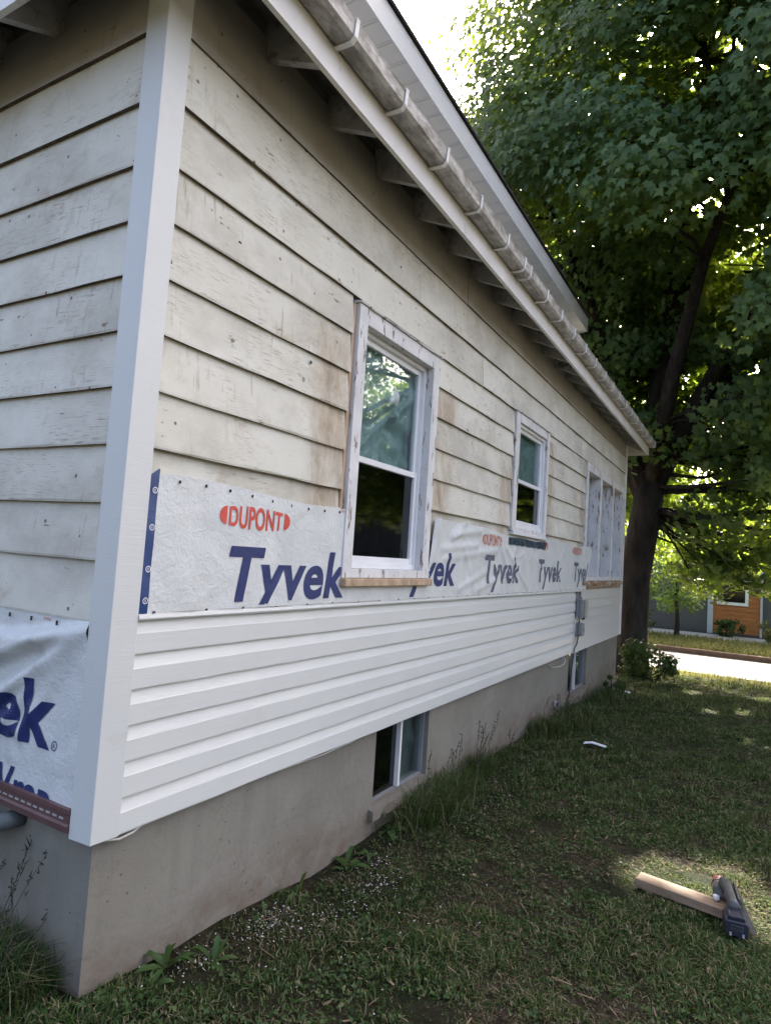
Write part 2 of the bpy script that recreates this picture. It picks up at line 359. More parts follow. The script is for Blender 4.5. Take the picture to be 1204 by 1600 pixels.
struct(MB().box(-120, 120, 15.5, 15.64, -.60, -.28).build('kerb', 'kerb', bevel=.01))
vb = MB(); vb.box(-120, 120, 15.64, 18.9, -.62, -.33); struct(vb.build('verge', 'ground'))
sw = struct(MB().box(-120, 120, 18.9, 21.1, -.62, -.315).build('pavement', 'walk'))

# ------------------------------------------------------------------ house
house = empty('house', 'old house with cream clapboards above half finished white vinyl siding', 'house')
L = 9.07; HZ0 = .52; WT = 3.46        # length of side wall, foundation top, wall top
W1 = dict(y0=1.25, y1=2.20, z0=1.29, z1=2.69); W2 = dict(y0=3.72, y1=4.72, z0=1.69, z1=2.715); W3 = dict(y0=6.37, y1=8.87, z0=1.24, z1=2.715)
B1 = dict(y0=1.79, y1=2.46, z0=.05, z1=.50); B2 = dict(y0=6.08, y1=6.98, z0=-.02, z1=.50)

P = .078
# foundation with two basement window openings
fb = MB(); fx = -.022
for a, b in ((.022, B1['y0']), (B1['y1'], B2['y0']), (B2['y1'], L-.02)):
    n = max(2, int((b-a)/.25)); fb.prism([(fx-.25, -.7), (fx, -.7), (fx, HZ0), (fx-.25, HZ0)], a, b, 'y', n, .0025, random)
for B in (B1, B2): fb.box(fx-.25, fx-.002, B['y0']-.01, B['y1']+.01, -.7, B['z0'])
fb.box(-6.9, fx-.25, .022, .27, -.7, HZ0); fb.box(-6.9, -6.65, .27, L-.02, -.7, HZ0); fb.box(-6.65, fx-.25, L-.27, L-.02, -.7, HZ0)
fb.build('foundation', 'concrete', house)
# sheathing behind the boards, openings left for the windows
wall = MB(); wx0, wx1 = -.16, -.012
cuts = [W1, W2, W3]; ypos = .012
for Wd in cuts:
    wall.box(wx0, wx1, ypos, Wd['y0']+.05, HZ0, WT+.3)
    wall.box(wx0, wx1, Wd['y0']+.05, Wd['y1']-.05, HZ0, Wd['z0']+.03); wall.box(wx0, wx1, Wd['y0']+.05, Wd['y1']-.05, Wd['z1']-.05, WT+.3); ypos = Wd['y1']-.05
wall.box(wx0, wx1, ypos, L-.02, HZ0, WT+.3)
side = wall.build('side_wall', 'deck', house)
g = MB(); g.box(-6.9, wx0, .012, .14, HZ0, WT+.3); gable = g.build('end_wall', 'deck', house)
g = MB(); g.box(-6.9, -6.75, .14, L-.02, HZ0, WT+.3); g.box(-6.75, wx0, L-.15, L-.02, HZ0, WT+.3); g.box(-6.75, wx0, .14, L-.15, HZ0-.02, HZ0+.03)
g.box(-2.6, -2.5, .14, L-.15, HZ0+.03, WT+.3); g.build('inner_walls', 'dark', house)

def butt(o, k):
    o.data.materials.append(MT['buttshade'])  # bare-wood brown on downward faces, also painting in the lap shadow lines
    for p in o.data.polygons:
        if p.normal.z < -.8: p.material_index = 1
# clapboards of the long wall, each a bevelled plank
LV = [1.548, 1.742, 1.937, 2.131, 2.327, 2.522, 2.722, 2.946, 3.205, 3.50]
def board_prof(z0, z1, off=0): return [(-.010+off, z0), (.0225+off, z0-.003), (.0235+off, z0+.004), (.004+off, z1+.012), (-.010+off, z1+.012)]
joints = {0: [], 1: [2.9], 2: [], 3: [5.4], 4: [], 5: [], 6: [2.95, 5.6], 7: [1.9, 6.2], 8: [2.6, 6.9]}
for k in range(len(LV)-1):
    z0, z1 = LV[k], LV[k+1]; segs = [(P+.0006, L-.0755)]
    for Wd in cuts:
        if min(z1, Wd['z1'])-max(z0, Wd['z0']) > .06:
            ns = []
            for a, b in segs:
                if Wd['y0'] > a and Wd['y1'] < b: ns += [(a, Wd['y0']-.012-(.022 if Wd is W1 else 0)), (Wd['y1']+.008, b)]
                else: ns.append((a, b))
            segs = ns
    for jy in joints.get(k, []):
        ns = []
        for a, b in segs:
            if a+.2 < jy < b-.2: ns += [(a, jy-.0015), (jy+.0015, b)]
            else: ns.append((a, b))
        segs = ns
    for a, b in segs:
        if b-a < .1: continue
        tilt = random.uniform(-.002, .002)
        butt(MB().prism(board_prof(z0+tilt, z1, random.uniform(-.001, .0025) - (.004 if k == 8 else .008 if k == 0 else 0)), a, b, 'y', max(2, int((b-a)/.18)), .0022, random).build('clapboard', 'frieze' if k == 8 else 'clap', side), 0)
# clapboards of the end wall
GL = [1.17-.012, 1.357, 1.548, 1.742, 1.935, 2.125, 2.315, 2.504, 2.70, 2.925, 3.18, 3.47]
for k in range(len(GL)-1):
    z0, z1 = GL[k], GL[k+1]
    prof = [(.010, z0), (-.0215, z0-.003), (-.0225, z0+.004), (-.004, z1+.012), (.010, z1+.012)]
    cut = random.uniform(-3.6, -1.6)
    for a, b in ((-6.85, cut-.002), (cut+.002, -P-.0006)):
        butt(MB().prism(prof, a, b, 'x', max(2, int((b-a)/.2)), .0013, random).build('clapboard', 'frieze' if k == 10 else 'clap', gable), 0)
# knot holes and rust trails in the long wall
for (y, z, h) in ((1.65, 3.02, .05), (5.95, 2.99, .075), (.40, 2.60, .012), (.9, 2.28, .01)):
    n = 10; MB().add([(.0185-.012*(z+h*math.sin(2*math.pi*i/n)-2.94)/.26*0, y+.014*math.cos(2*math.pi*i/n)*(1 if h > .02 else .7), z+h*math.sin(2*math.pi*i/n)*.8) for i in range(n)], [tuple(range(n))]).build('knot_hole', 'dark', side)

# corner posts
cp = MB()
P = .078
cp.prism([(.020, -.020), (.0268, P), (.006, P), (.006, P-.008), (-.004, P-.008), (-.004, -.004+.008), (-P+.008, .004), (-P+.008, -.006), (-P, -.006), (-P, -.0268)], .478, 3.42, 'z')
cp.build('corner_post', 'vinyl', house, bevel=.0015)
MB().prism([(.024, L-.075), (.024, L+.02), (-.08, L+.02), (-.08, L), (.002, L), (.002, L-.075)], .47, 3.4, 'z').build('corner_trim', 'vframe', house, bevel=.002)

# white vinyl laps (dutch lap profile), six rows on the side wall
VZ = [.478+.1150*i for i in range(7)]
for i in range(6):
    z0, z1 = VZ[i], VZ[i+1]
    pr = [(-.004, z0+.002), (.004, z0), (.0205, z0+.001), (.0215, z0+.005), (.0205, z0+.068), (.0185, z0+.072), (.0055, z1-.003), (.004, z1+.004), (-.004, z1+.004)]
    MB().prism(pr, P+.0006, 6.10, 'y', 40, .0007, random).build('vinyl_lap', 'vinyl', house, smooth=False)
# finishing trim on the top edge of the vinyl
tr = MB(); tr.prism([(-.002, 1.166), (.030, 1.166), (.033, 1.172), (.030, 1.183), (.022, 1.185), (.022, 1.197), (-.002, 1.199)], P, 6.42, 'y', 30, .0008, random)
trim = tr.build('finish_trim', 'vinyl', house)
sc_ = MB()
for i in range(30):
    y = .16+i*.21+random.uniform(-.02, .02); sc_.box(.0215, .0275, y-.004, y+.004, 1.187, 1.194)
stuff(sc_.build('trim_screws', 'steel', trim))
# older cream siding at the far end
CZ = [.468+.1195*i for i in range(7)]
for i in range(6):
    z0, z1 = CZ[i], CZ[i+1]
    MB().prism([(-.004, z0), (.018, z0-.001), (.0185, z0+.004), (.003, z1+.003), (-.004, z1+.003)], 6.105 if i < 5 else 6.425, L-.07, 'y', 12, .0006, random).build('siding_board', 'cream', house)

# ---- windows
def frame_boards(mb, x0, x1, y0, y1, z0, z1, wl, wr, wt, wb):
    mb.box(x0, x1, y0, y0+wl, z0, z1); mb.box(x0, x1, y1-wr, y1, z0, z1)
    mb.box(x0, x1-.0015, y0+wl, y1-wr, z1-wt, z1); mb.box(x0, x1-.0015, y0+wl, y1-wr, z0, z0+wb); return mb
def crumple_sheet(y0, y1, z0, z1, x, amp, n=24, seed=1):
    rs = np.random.default_rng(seed); ys = np.linspace(y0, y1, n); zs = np.linspace(z0, z1, n)
    Y, Z = np.meshgrid(ys, zs, indexing='ij'); X = np.full(Y.shape, x)
    for _ in range(14):
        a = rs.uniform(0, math.pi); c0 = rs.uniform(.2, .8, 2); d = (Y-(y0+(y1-y0)*c0[0]))*math.cos(a)+(Z-(z0+(z1-z0)*c0[1]))*math.sin(a)
        X = X+amp*rs.uniform(-1, 1)*np.exp(-(d/rs.uniform(.015, .05))**2)
    i = np.arange(n*n).reshape(n, n); qd = np.stack([i[:-1,:-1], i[1:,:-1], i[1:,1:], i[:-1,1:]], -1).reshape(-1, 4)
    return npmesh('sheet', np.stack([X, Y, Z], -1).reshape(-1, 3), qd.ravel(), np.full(len(qd), 4))
def double_hung(Wd, cl, cr, ct, cb_, rec, st, zm, upper_mat, label, seed):
    y0, y1, z0, z1 = Wd['y0'], Wd['y1'], Wd['z0'], Wd['z1']
    win = frame_boards(MB(), -.10, .034, y0, y1, z0+.02, z1, cl, cr, ct, cb_).build('window', 'peel', house, bevel=.002); win['label'] = label
    oy0, oy1, oz0, oz1 = y0+cl, y1-cr, z0+.02+cb_, z1-ct
    frame_boards(MB(), rec-.03, rec+.030, oy0+.001, oy1-.001, oz0+.001, oz1-.001, .022, .022, .022, .03).build('window_frame', 'vframe', win, bevel=.002)
    a0, a1, b0, b1 = oy0+.023, oy1-.023, oz0+.031, oz1-.023
    frame_boards(MB(), rec-.022, rec+.006, a0, a1, zm-.005, b1, st, st, st, st*.9).build('upper_sash', 'vframe', win, bevel=.002)
    frame_boards(MB(), rec-.030, rec+.018, a0, a1, b0, zm+.02, st, st, st, st*1.1).build('lower_sash', 'vframe', win, bevel=.002)
    MB().box(rec-.010, rec-.006, a0+st-.004, a1-st+.004, zm+st*.9-.009, b1-st+.004).build('pane', 'glass', win)
    MB().box(rec-.004, rec, a0+st-.004, a1-st+.004, b0+st*1.1-.004, zm+.02-st+.004).build('screened_pane', 'screen', win)
    return win, (a0+st, a1-st, b0, b1)
win1, (a0, a1, b0, b1) = double_hung(W1, .083, .085, .085, .045, -.045, .032, 1.925, 'plastic', 'tall window with plastic sheet behind its upper sash', 3)
link('plastic_sheet', crumple_sheet(a0-.05, a1+.02, 1.915, b1+.02, -.082, .024, 48, 5), 'plastic', win1, smooth=True)
MB().box(-.10, .062, W1['y0']-.005, W1['y1']+.012, W1['z0']-.022, W1['z0']+.018).build('sill', 'rawwood', win1, bevel=.004)
for yy, ww in ((1.93, .03), (1.985, .012)):
    MB().prism([(-.20, yy), (-.195, yy+ww*.5), (-.20, yy+ww), (-.21, yy+ww*.5)], 1.50, 1.80, 'z').build('curtain_fold', 'curtain', win1)
MB().box(-.011, .014, W1['y0']-.032, W1['y0']-.003, W1['z0']+.02, W1['z1']-.005).build('raw_wood_strip', 'rawwood', win1, bevel=.003)
win2, (a0, a1, b0, b1) = double_hung(W2, .10, .075, .075, .035, -.02, .032, 2.15, 'plastic', 'smaller window with greenish upper pane and blue tape below', 4)
link('curtain', crumple_sheet(a0-.04, a1+.02, 2.13, b1+.02, -.065, .012, 30, 8), 'plastic', win2, smooth=True)
MB().box(-.09, .045, W2['y0']+.02, W2['y1']-.01, W2['z0']-.012, W2['z0']+.018).build('sill', 'vframe', win2, bevel=.003)
# drip caps over the heads: crooked, flaking
for Wd, wn in ((W1, win1), (W2, win2)):
    MB().prism([(.0, Wd['z1']+.001), (.045, Wd['z1']+.001), (.047, Wd['z1']+.008), (.0, Wd['z1']+.016)], Wd['y0']-.01, Wd['y1']+.012, 'y', 14, .0025, random).build('drip_cap', 'peel2', wn)
# boarded-up triple window
w3 = MB(); y0, y1, z0, z1 = W3['y0'], W3['y1'], W3['z0'], W3['z1']
frame_boards(w3, -.13, .032, y0, y1, z0+.05, z1, .10, .09, .10, .05)
bays = [(y0+.10, y0+.79), (y0+.90, y0+1.62), (y0+1.73, y1-.09)]
w3.box(-.13, .030, bays[0][1], bays[1][0], z0+.10, z1-.10); w3.box(-.13, .030, bays[1][1], bays[2][0], z0+.10, z1-.10)
win3 = w3.build('boarded_window', 'peel', house, bevel=.003); win3['label'] = 'wide triple window boarded up with grey weathered panels'
for a, b in bays:
    n = 3
    for i in range(n):
        c0 = a+(b-a)*i/n; c1 = a+(b-a)*(i+1)/n
        MB().box(-.14, -.105-.003*(i % 2), c0+.001, c1-.002, z0+.101, z1-.101).build('panel_board', 'board', win3)
rs = MB(); rs.prism([(-.02, z0+.005), (.055, z0), (.060, z0+.03), (.03, z0+.05), (-.02, z0+.05)], y0-.02, y1+.01, 'y', 40, .006, random); rs.build('rotten_sill', 'rotten', win3)
rs = MB(); rs.prism([(-.01, z0-.04), (.030, z0-.042), (.036, z0-.003), (-.01, z0-.002)], y0+.02, y1, 'y', 36, .005, random); rs.build('sill_apron', 'rotten', win3)

# basement windows
def basement(B, label, split):
    y0, y1, z0, z1 = B['y0'], B['y1'], B['z0'], B['z1']; x = -.065
    win = frame_boards(MB(), x-.04, x+.015, y0+.001, y1-.001, z0, z1, .016, .018, .016, .014).build('basement_window', 'alu', house, bevel=.002); win['label'] = label
    ym = y0+(y1-y0)*split
    MB().box(x-.03, x+.024, ym-.011, ym+.011, z0+.0145, z1-.0165).build('mullion', 'fascia', win)
    MB().box(x-.008, x-.004, y0+.0165, ym-.0115, z0+.0145, z1-.0165).build('screened_pane', 'screen', win)
    MB().box(x-.012, x-.008, ym+.0115, y1-.0185, z0+.0145, z1-.0165).build('pane', 'glass', win)
    link('curtain', crumple_sheet(ym, y1, z0-.02, z1, x-.06, .015, 16, 2), 'curtain', win, smooth=True)
    MB().prism([(-.14, z0-.06), (.012, z0-.065), (.010, z0-.012), (-.05, z0-.001), (-.14, z0-.001)], y0-.04, y1+.03, 'y', 8, .005, random).build('sill', 'concrete', win)
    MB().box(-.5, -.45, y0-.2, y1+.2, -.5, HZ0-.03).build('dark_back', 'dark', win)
basement(B1, 'low slider basement window half dark screen', .5); basement(B2, 'far basement window with pale side frames', .45)

# ---- eaves: rafters, deck, fascia, gutter, roof
EX = .28; EZ = 3.294
roof = MB()
# lower hip skirt (deck underside) and shingles
def skirt(mb, dz, e):
    o = [(EX+e, -.24-e), (EX+e, L+EX+e), (-7.2-e, L+EX+e), (-7.2-e, -.24-e)]; i = [(-1.15, 1.1), (-1.15, L-1.0), (-5.9, L-1.0), (-5.9, 1.1)]
    sl_ = .42; zo = 3.475+dz - e*sl_; zi = 3.475+dz+(EX+1.15)*sl_
    mb.add([(x, y, zo) for x, y in o]+[(x, y, zi) for x, y in i], [(0,1,5,4), (1,2,6,5), (2,3,7,6), (3,0,4,7)])
d = MB(); skirt(d, 0, 0); skirt(d, .03, 0); deck = d.build('roof_deck', 'deck', house)
d = MB(); skirt(d, .045, .03); skirt(d, .057, .03); d.build('lower_roof', 'shingle2', house)
# sheathing boards seen from below
for j in range(3):
    x0 = EX-.005-j*.10; x1 = x0-.094
    z = lambda x: 3.468+(EX-x)*.42
    MB().prism([(x0, z(x0)), (x0, z(x0)-.012), (x1, z(x1)-.012), (x1, z(x1))], -.2, L+.22, 'y', 12, .001, random).build('sheathing_board', 'deck', house)
for i in range(22):
    y = .07+i*.435+random.uniform(-.012, .012)
    MB().prism([(EX-.012, EZ+.012), (EX-.012, 3.462), (-.10, 3.462+.16), (-.10, EZ+.17)], y-.019, y+.019, 'y').build('rafter', 'rafter', deck)
for i in range(16):
    x = -.20-i*.42
    MB().prism([(-.228, EZ-.03), (-.228, 3.46), (.10, 3.462+.14), (.10, EZ+.125)], x-.019, x+.019, 'x').build('rafter', 'rafter', deck)
fa = MB().prism([(EX-.010, EZ), (EX+.012, EZ), (EX+.012, 3.50), (EX-.010, 3.50)], -.262, L+EX+.02, 'y', 30, .0012, random).build('fascia', 'fascia', house)
MB().prism([(-.24, EZ-.05), (-.262, EZ-.05), (-.262, 3.50), (-.24, 3.50)], -7.2, EX-.012, 'x', 12, .001, random).build('fascia', 'fascia', house)
MB().box(-7.2, EX-.012, L+EX-.005, L+EX+.017, EZ, 3.50).build('fascia', 'fascia', house)
GT0, GT1 = -.25, L+EX+.02
gx0, gx1 = EX+.014, EX+.112
gp = [(gx0, 3.50), (gx0, 3.424), (gx0+.012, 3.412), (gx1-.020, 3.410), (gx1-.004, 3.424), (gx1, 3.474), (gx1+.004, 3.484), (gx1-.008, 3.486), (gx1-.004, 3.472), (gx1-.009, 3.428), (gx1-.023, 3.416), (gx0+.014, 3.418), (gx0+.004, 3.428), (gx0+.004, 3.50)]
gut = MB().prism(gp, GT0, GT1, 'y', 50, .0012, random).build('gutter', 'gutter', house)
cap_p = [(gx0, 3.497), (gx0, 3.42), (gx0+.012, 3.409), (gx1-.018, 3.407), (gx1-.002, 3.422), (gx1+.003, 3.48)]
for e_ in (GT1, GT0-.006): MB().prism(cap_p, e_, e_+.006, 'y').build('end_cap', 'gutter', gut)
by = [.07, .545, .953, 1.397, 1.86, 2.32, 2.66, 2.79, 3.21, 3.62, 4.05, 4.475, 4.92, 5.38, 5.8, 6.2, 6.65, 7.05, 7.5, 7.95, 8.4, 8.85, 9.25]
bpo = [(gx0-.002, 3.405), (gx0+.012, 3.403), (gx1-.017, 3.4005), (gx1+.002, 3.42), (gx1+.0065, 3.474), (gx1+.010, 3.490), (gx1-.006, 3.494)]
bpi = [(gx1-.004, 3.489), (gx1+.0055, 3.484), (gx1+.0015, 3.474), (gx1-.0025, 3.424), (gx1-.019, 3.4065), (gx0+.012, 3.409), (gx0-.002, 3.412)]
for y in by: MB().prism(bpo+bpi, y-.011, y+.011, 'y').build('bracket', 'fascia', gut)
for y in (2.725,): MB().prism([(gx0, 3.50), (gx0-.001, 3.422), (gx0+.011, 3.408), (gx1-.017, 3.4055), (gx1-.001, 3.421), (gx1+.004, 3.478), (gx1, 3.478), (gx1-.004, 3.424), (gx1-.019, 3.409), (gx0+.012, 3.411), (gx0+.002, 3.424), (gx0+.003, 3.50)], y-.05, y+.05, 'y').build('gutter_union', 'gutter', gut)

# ---- upper storey behind: wall, soffit panels, fascia, roof
UX, UZ = -.66, 5.30; uy0, uy1 = .35, 8.98
MB().box(-5.7, -1.12, uy0+.35, uy1-.45, 3.9, UZ+.25).build('upper_wall', 'vinyl', house)
usf = MB().box(UX-.56, UX-.012, uy0, uy1-.002, UZ+.022, UZ+.030).build('upper_soffit', 'soffit', house)
npan = 40
for i in range(npan):
    a = uy0+(uy1-uy0)*i/npan; b = uy0+(uy1-uy0)*(i+1)/npan
    MB().prism([(a+.002, UZ+.018), (a+.008, UZ+.006), (b-.03, UZ+.006), (b-.024, UZ+.012), (b-.018, UZ+.006), (b-.008, UZ+.006), (b-.002, UZ+.018)], UX-.55, UX-.014, 'x').build('soffit_panel', 'soffit', usf)
MB().prism([(UX-.012, UZ-.012), (UX, UZ-.014), (UX+.002, UZ+.20), (UX-.012, UZ+.20)], uy0, uy1, 'y').build('upper_fascia', 'fascia2', house)
MB().box(UX-.56, UX-.013, uy1, uy1+.02, UZ-.012, UZ+.23).build('upper_fascia_return', 'fascia2', house)
ur = MB(); zr = UZ+.205
ur.prism([(UX+.03, zr), (UX+.03, zr+.025), (-3.4, zr+.025+2.76*.55), (-6.14, zr+.025), (-6.14, zr), (-3.4, zr+2.72*.55)], uy0-.05, uy1+.04, 'y'); ur.build('upper_roof', 'shingle', house)
MB().prism([(UX, UZ+.20), (-3.4, zr+2.70*.55), (-6.1, UZ+.20), (-5.7, UZ+.18), (-1.1, UZ+.18)], uy1-.5, uy1-.45, 'y').build('gable_panel', 'vinyl', house)

# ------------------------------------------------------------------ house wrap with lettering
def fold(Y, Z, a, b, amp, s):
    a = np.array(a); b = np.array(b); d = b-a; L2 = d@d
    t = np.clip(((Y-a[0])*d[0]+(Z-a[1])*d[1])/L2, 0, 1)
    return amp*np.exp(-((Y-a[0]-t*d[0])**2+(Z-a[1]-t*d[1])**2)/s**2)
rsw = np.random.default_rng(21)
SINES = [(rsw.uniform(8, 60), rsw.uniform(0, math.pi), rsw.uniform(0, 6.28)) for _ in range(22)]
FOLDS = []
for _ in range(26):   # slack folds on the far piece
    y = rsw.uniform(2.5, 6.2); z = rsw.uniform(1.25, 1.62); an = rsw.choice([-.9, .9, -.5, .3])+rsw.normal(0, .2); ln = rsw.uniform(.12, .34)
    FOLDS.append(((y, z), (y+ln*math.cos(an), z+ln*math.sin(an)), rsw.uniform(.004, .011)*rsw.choice([-1, 1], p=[.35, .65]), rsw.uniform(.012, .028)))
for y, z, y2, z2, am in ((2.55, 1.60, 3.05, 1.66, .016), (2.4, 1.50, 3.0, 1.55, .014), (2.45, 1.44, 3.4, 1.53, .012), (3.62, 1.56, 4.25, 1.22, .014), (3.5, 1.58, 3.75, 1.30, .012), (3.0, 1.22, 3.4, 1.30, .011), (2.7, 1.24, 3.2, 1.36, .010)):
    FOLDS.append(((y, z), (y2, z2), am, .026))
for _ in range(14):
    y = rsw.uniform(.15, 1.2); z = rsw.uniform(1.2, 1.62); an = rsw.uniform(-.9, .9); FOLDS.append(((y, z), (y+.1*math.cos(an), z+.1*math.sin(an)), rsw.uniform(-.0028, .003), rsw.uniform(.012, .03)))
def wdisp(Y, Z):
    Y = np.asarray(Y, float); Z = np.asarray(Z, float); X = np.full(Y.shape, .0265)
    for fr, an, ph in SINES: X = X+.010/fr*np.sin(fr*(Y*math.cos(an)+Z*math.sin(an))+ph)
    for a, b, am, s in FOLDS: X = X+fold(Y, Z, a, b, am, s)
    return np.where(Y < .25, .0222+(np.maximum(X, .0225)-.0222)*np.clip((Y-.11)/.14, 0, 1), np.maximum(X, .0225))
def grid_faces(mask, idx):
    q = np.stack([idx[:-1,:-1], idx[1:,:-1], idx[1:,1:], idx[:-1,1:]], -1).reshape(-1, 4); return q[mask.reshape(-1)]
def wrap_sheet(name, ys, top, bot, disp, parent, mat='wrap', n=34, xf=None):
    """sheet hung on the wall between the curves bot(y) and top(y), thin but closed"""
    Y = np.repeat(ys[:, None], n, 1); t = np.linspace(0, 1, n)[None, :]
    Zb = np.array([bot(v) for v in ys])[:, None]; Zt = np.array([top(v) for v in ys])[:, None]; Z = Zb+(Zt-Zb)*t
    X = disp(Y, Z); V = np.stack([X, Y, Z], -1)
    if xf: V = xf(V)
    V = V.reshape(-1, 3); i = np.arange(len(ys)*n).reshape(len(ys), n)
    q = grid_faces(np.ones((len(ys)-1)*(n-1), bool), i)
    o = link(name, npmesh(name, V, q.ravel(), np.full(len(q), 4)), mat, parent, smooth=True)
    return o
rj = np.random.default_rng(4)
ragged = np.cumsum(rj.normal(0, .0012, 4000)); ragged -= ragged.mean()
def rag(y): return float(np.interp((y*97) % 1.0, np.linspace(0, 1, 50), ragged[:50]))*.4
near = wrap_sheet('house_wrap', np.arange(.108, 1.306, .013), lambda y: 1.655+.012*math.sin(y*5)+rag(y)-.006*(y > 1.2), lambda y: 1.190, wdisp, house); near['label'] = 'near strip of printed white house wrap left of the tall window'
under = wrap_sheet('house_wrap', np.arange(1.305, 2.205, .015), lambda y: 1.272, lambda y: 1.190, lambda Y, Z: np.minimum(wdisp(Y, Z), .034), house, n=8); under['label'] = 'narrow strip of house wrap under the tall window sill'
def farx(V):
    V = V.copy(); Y = V[..., 1]; Z = V[..., 2]
    k = np.clip((2.34-Y)/.12, 0, 1); V[..., 0] += .035*np.sin(k*math.pi*.9)*np.clip((Z-1.25)/.4, 0, 1)      # edge curls off the wall
    V[..., 1] += np.clip((1.55-Z)/.36, -.3, 1)*-.05*k
    e = np.clip((Y-6.3)/.4, 0, 1); V[..., 0] += .022*e**2; V[..., 1] -= .22*e*np.clip((1.60-Z)/.3, 0, 1)
    return V
def ftop(y): return 1.692 if y < 3.2 else (1.692-(y-3.2)/.5*.035 if y < 3.70 else (1.662 if y < 4.74 else 1.692+.012*math.sin(y*4)))
far = wrap_sheet('house_wrap', np.arange(2.225, 6.70, .016), lambda y: ftop(y)+rag(y), lambda y: 1.190, wdisp, house, xf=farx); far['label'] = 'long slack strip of printed house wrap running under the smaller window'
st = MB()
for y in np.arange(.2, 1.25, .125):
    z = 1.632+.012*math.sin(y*5); st.box(.024, .0325, y-.0017, y+.0017, z-.007, z+.004)
stuff(st.build('staples', 'blackc', near))
# blue tape on the near edge of the wrap
bt = wrap_sheet('blue_tape', np.arange(P+.0005, .114, .005), lambda y: 1.675-.03*max(0, (.11-y)/.04), lambda y: 1.187, lambda Y, Z: wdisp(Y, Z)*0+.0236+.0012*np.sin(Z*30+Y*20), house, 'tape', n=24)
for z in (1.60, 1.475, 1.335, 1.23):
    n = 16; MB().add([(.0258, .100+.011*math.cos(2*math.pi*i/n), z+.011*math.sin(2*math.pi*i/n)) for i in range(n)]+[(.0258, .100+.008*math.cos(2*math.pi*i/n), z+.008*math.sin(2*math.pi*i/n)) for i in range(n)], [(i, (i+1) % n, n+(i+1) % n, n+i) for i in range(n)]).build('ring_print', 'white', bt)
    MB().box(.0256, .0260, .0965, .0980, z-.005, z+.005).box(.0256, .0260, .1005, .1020, z-.005, z+.005).build('tape_print', 'white', bt)
t2 = wrap_sheet('tape_strip', np.arange(3.68, 4.765, .012), lambda y: 1.655-.004*math.sin(y*9), lambda y: 1.592+.006*math.sin(y*40)*.5, lambda Y, Z: wdisp(Y, Z)+.006+.004*np.sin(Y*55)*np.sin(Z*60), house, 'tape2', n=8)

def text_verts(txt, width, height, shear=.0, bold=.0, depth_cuts=2, cap='T'):
    cu = bpy.data.curves.new('t', 'FONT'); cu.body = txt; cu.shear = shear; cu.offset = bold; cu.resolution_u = 6; cu.fill_mode = 'FRONT'; cu.space_character = 1.0+bold*2
    ob = bpy.data.objects.new('t', cu); COL.objects.link(ob); dg = bpy.context.evaluated_depsgraph_get(); dg.update()
    me = bpy.data.meshes.new_from_object(ob.evaluated_get(dg)); bpy.data.objects.remove(ob)
    bm = bmesh.new(); bm.from_mesh(me); bmesh.ops.triangulate(bm, faces=bm.faces)
    xs = [v.co.x for v in bm.verts]; x0, x1 = min(xs), max(xs)
    for v in bm.verts: v.co.x = (v.co.x-x0)/(x1-x0)*width; v.co.y = v.co.y/.73*height; v.co.z = 0
    for _ in range(4):
        lg = [e for e in bm.edges if e.calc_length() > .022]
        if lg: bmesh.ops.subdivide_edges(bm, edges=lg, cuts=1); bmesh.ops.triangulate(bm, faces=bm.faces)
    V = np.array([v.co[:2] for v in bm.verts]); bm.verts.index_update(); F = [tuple(v.index for v in f.verts) for f in bm.faces]; bm.free()
    bpy.data.meshes.remove(me); return V, F
def side_print(name, V, F, y, z, mat, parent, xf=None, lift=.0022):
    Y = V[:, 0]+y; Z = V[:, 1]+z; P3 = np.stack([wdisp(Y, Z)+lift, Y, Z], -1)
    if xf: P3 = xf(P3)
    mb = MB(); mb.add(P3, F); o = mb.build(name, mat, parent); return o
def cutv(V, F, fn): return V, [f for f in F if fn(V[list(f)].mean(0))]
TY = text_verts('Tyvek', .815, .215, .16, .028)
def dupont():
    V, F = text_verts('DUPONT', .315, .082, 0, .022)
    u = (V[:, 0]-.1575)/.1575; s = .62+.50*np.sqrt(np.clip(1-(u*.86)**2, 0, 1)); V = V.copy(); V[:, 1] = .04+(V[:, 1]-.04)*s
    caps = []
    for sg in (-1, 1):
        n = 8; pts = [(.1575+sg*(.170+.038*math.cos(a)*1.0), .04+.036*math.sin(a)) for a in np.linspace(-math.pi/2, math.pi/2, n)]
        k = len(V); V = np.vstack([V, pts]); F = F+[tuple(range(k, k+n))]
    return V, F
DU = dupont()
side_print('tyvek_print', *cutv(*TY, lambda c: c[1]+1.222 > 1.201), .475, 1.222, 'blueink', near); side_print('oval_print', *DU, .455, 1.507, 'redink', near)
V, F = cutv(*TY, lambda c: c[1] < -.012 and .1 < c[0] < .36); side_print('tyvek_print', V, F, 1.83, 1.275, 'blueink', under)
V, F = cutv(*TY, lambda c: c[0] > .42)
comp = {}
def root_of(i):
    while comp.setdefault(i, i) != i: i = comp[i]
    return i
for f in F:
    for i in f[1:]: comp[root_of(i)] = root_of(f[0])
for r_ in sorted({root_of(f[0]) for f in F}): side_print('letter_print', V, [f for f in F if root_of(f[0]) == r_], 1.82, 1.268, 'blueink', far, farx)
side_print('tyvek_print', *TY, 3.17, 1.281, 'greyink', far, farx); side_print('oval_print', *DU, 3.145, 1.565, 'redink2', far, farx)
side_print('tyvek_print', *TY, 4.55, 1.287, 'greyink', far, farx); V, F = cutv(*DU, lambda c: c[0] > .255); side_print('oval_print', V, F, 4.47, 1.585, 'redink2', far, farx, .004)
V, F = cutv(*TY, lambda c: c[0] < .70); side_print('tyvek_print', V, F, 5.93, 1.29, 'greyink', far, farx); side_print('oval_print', *DU, 5.89, 1.588, 'redink2', far, farx)
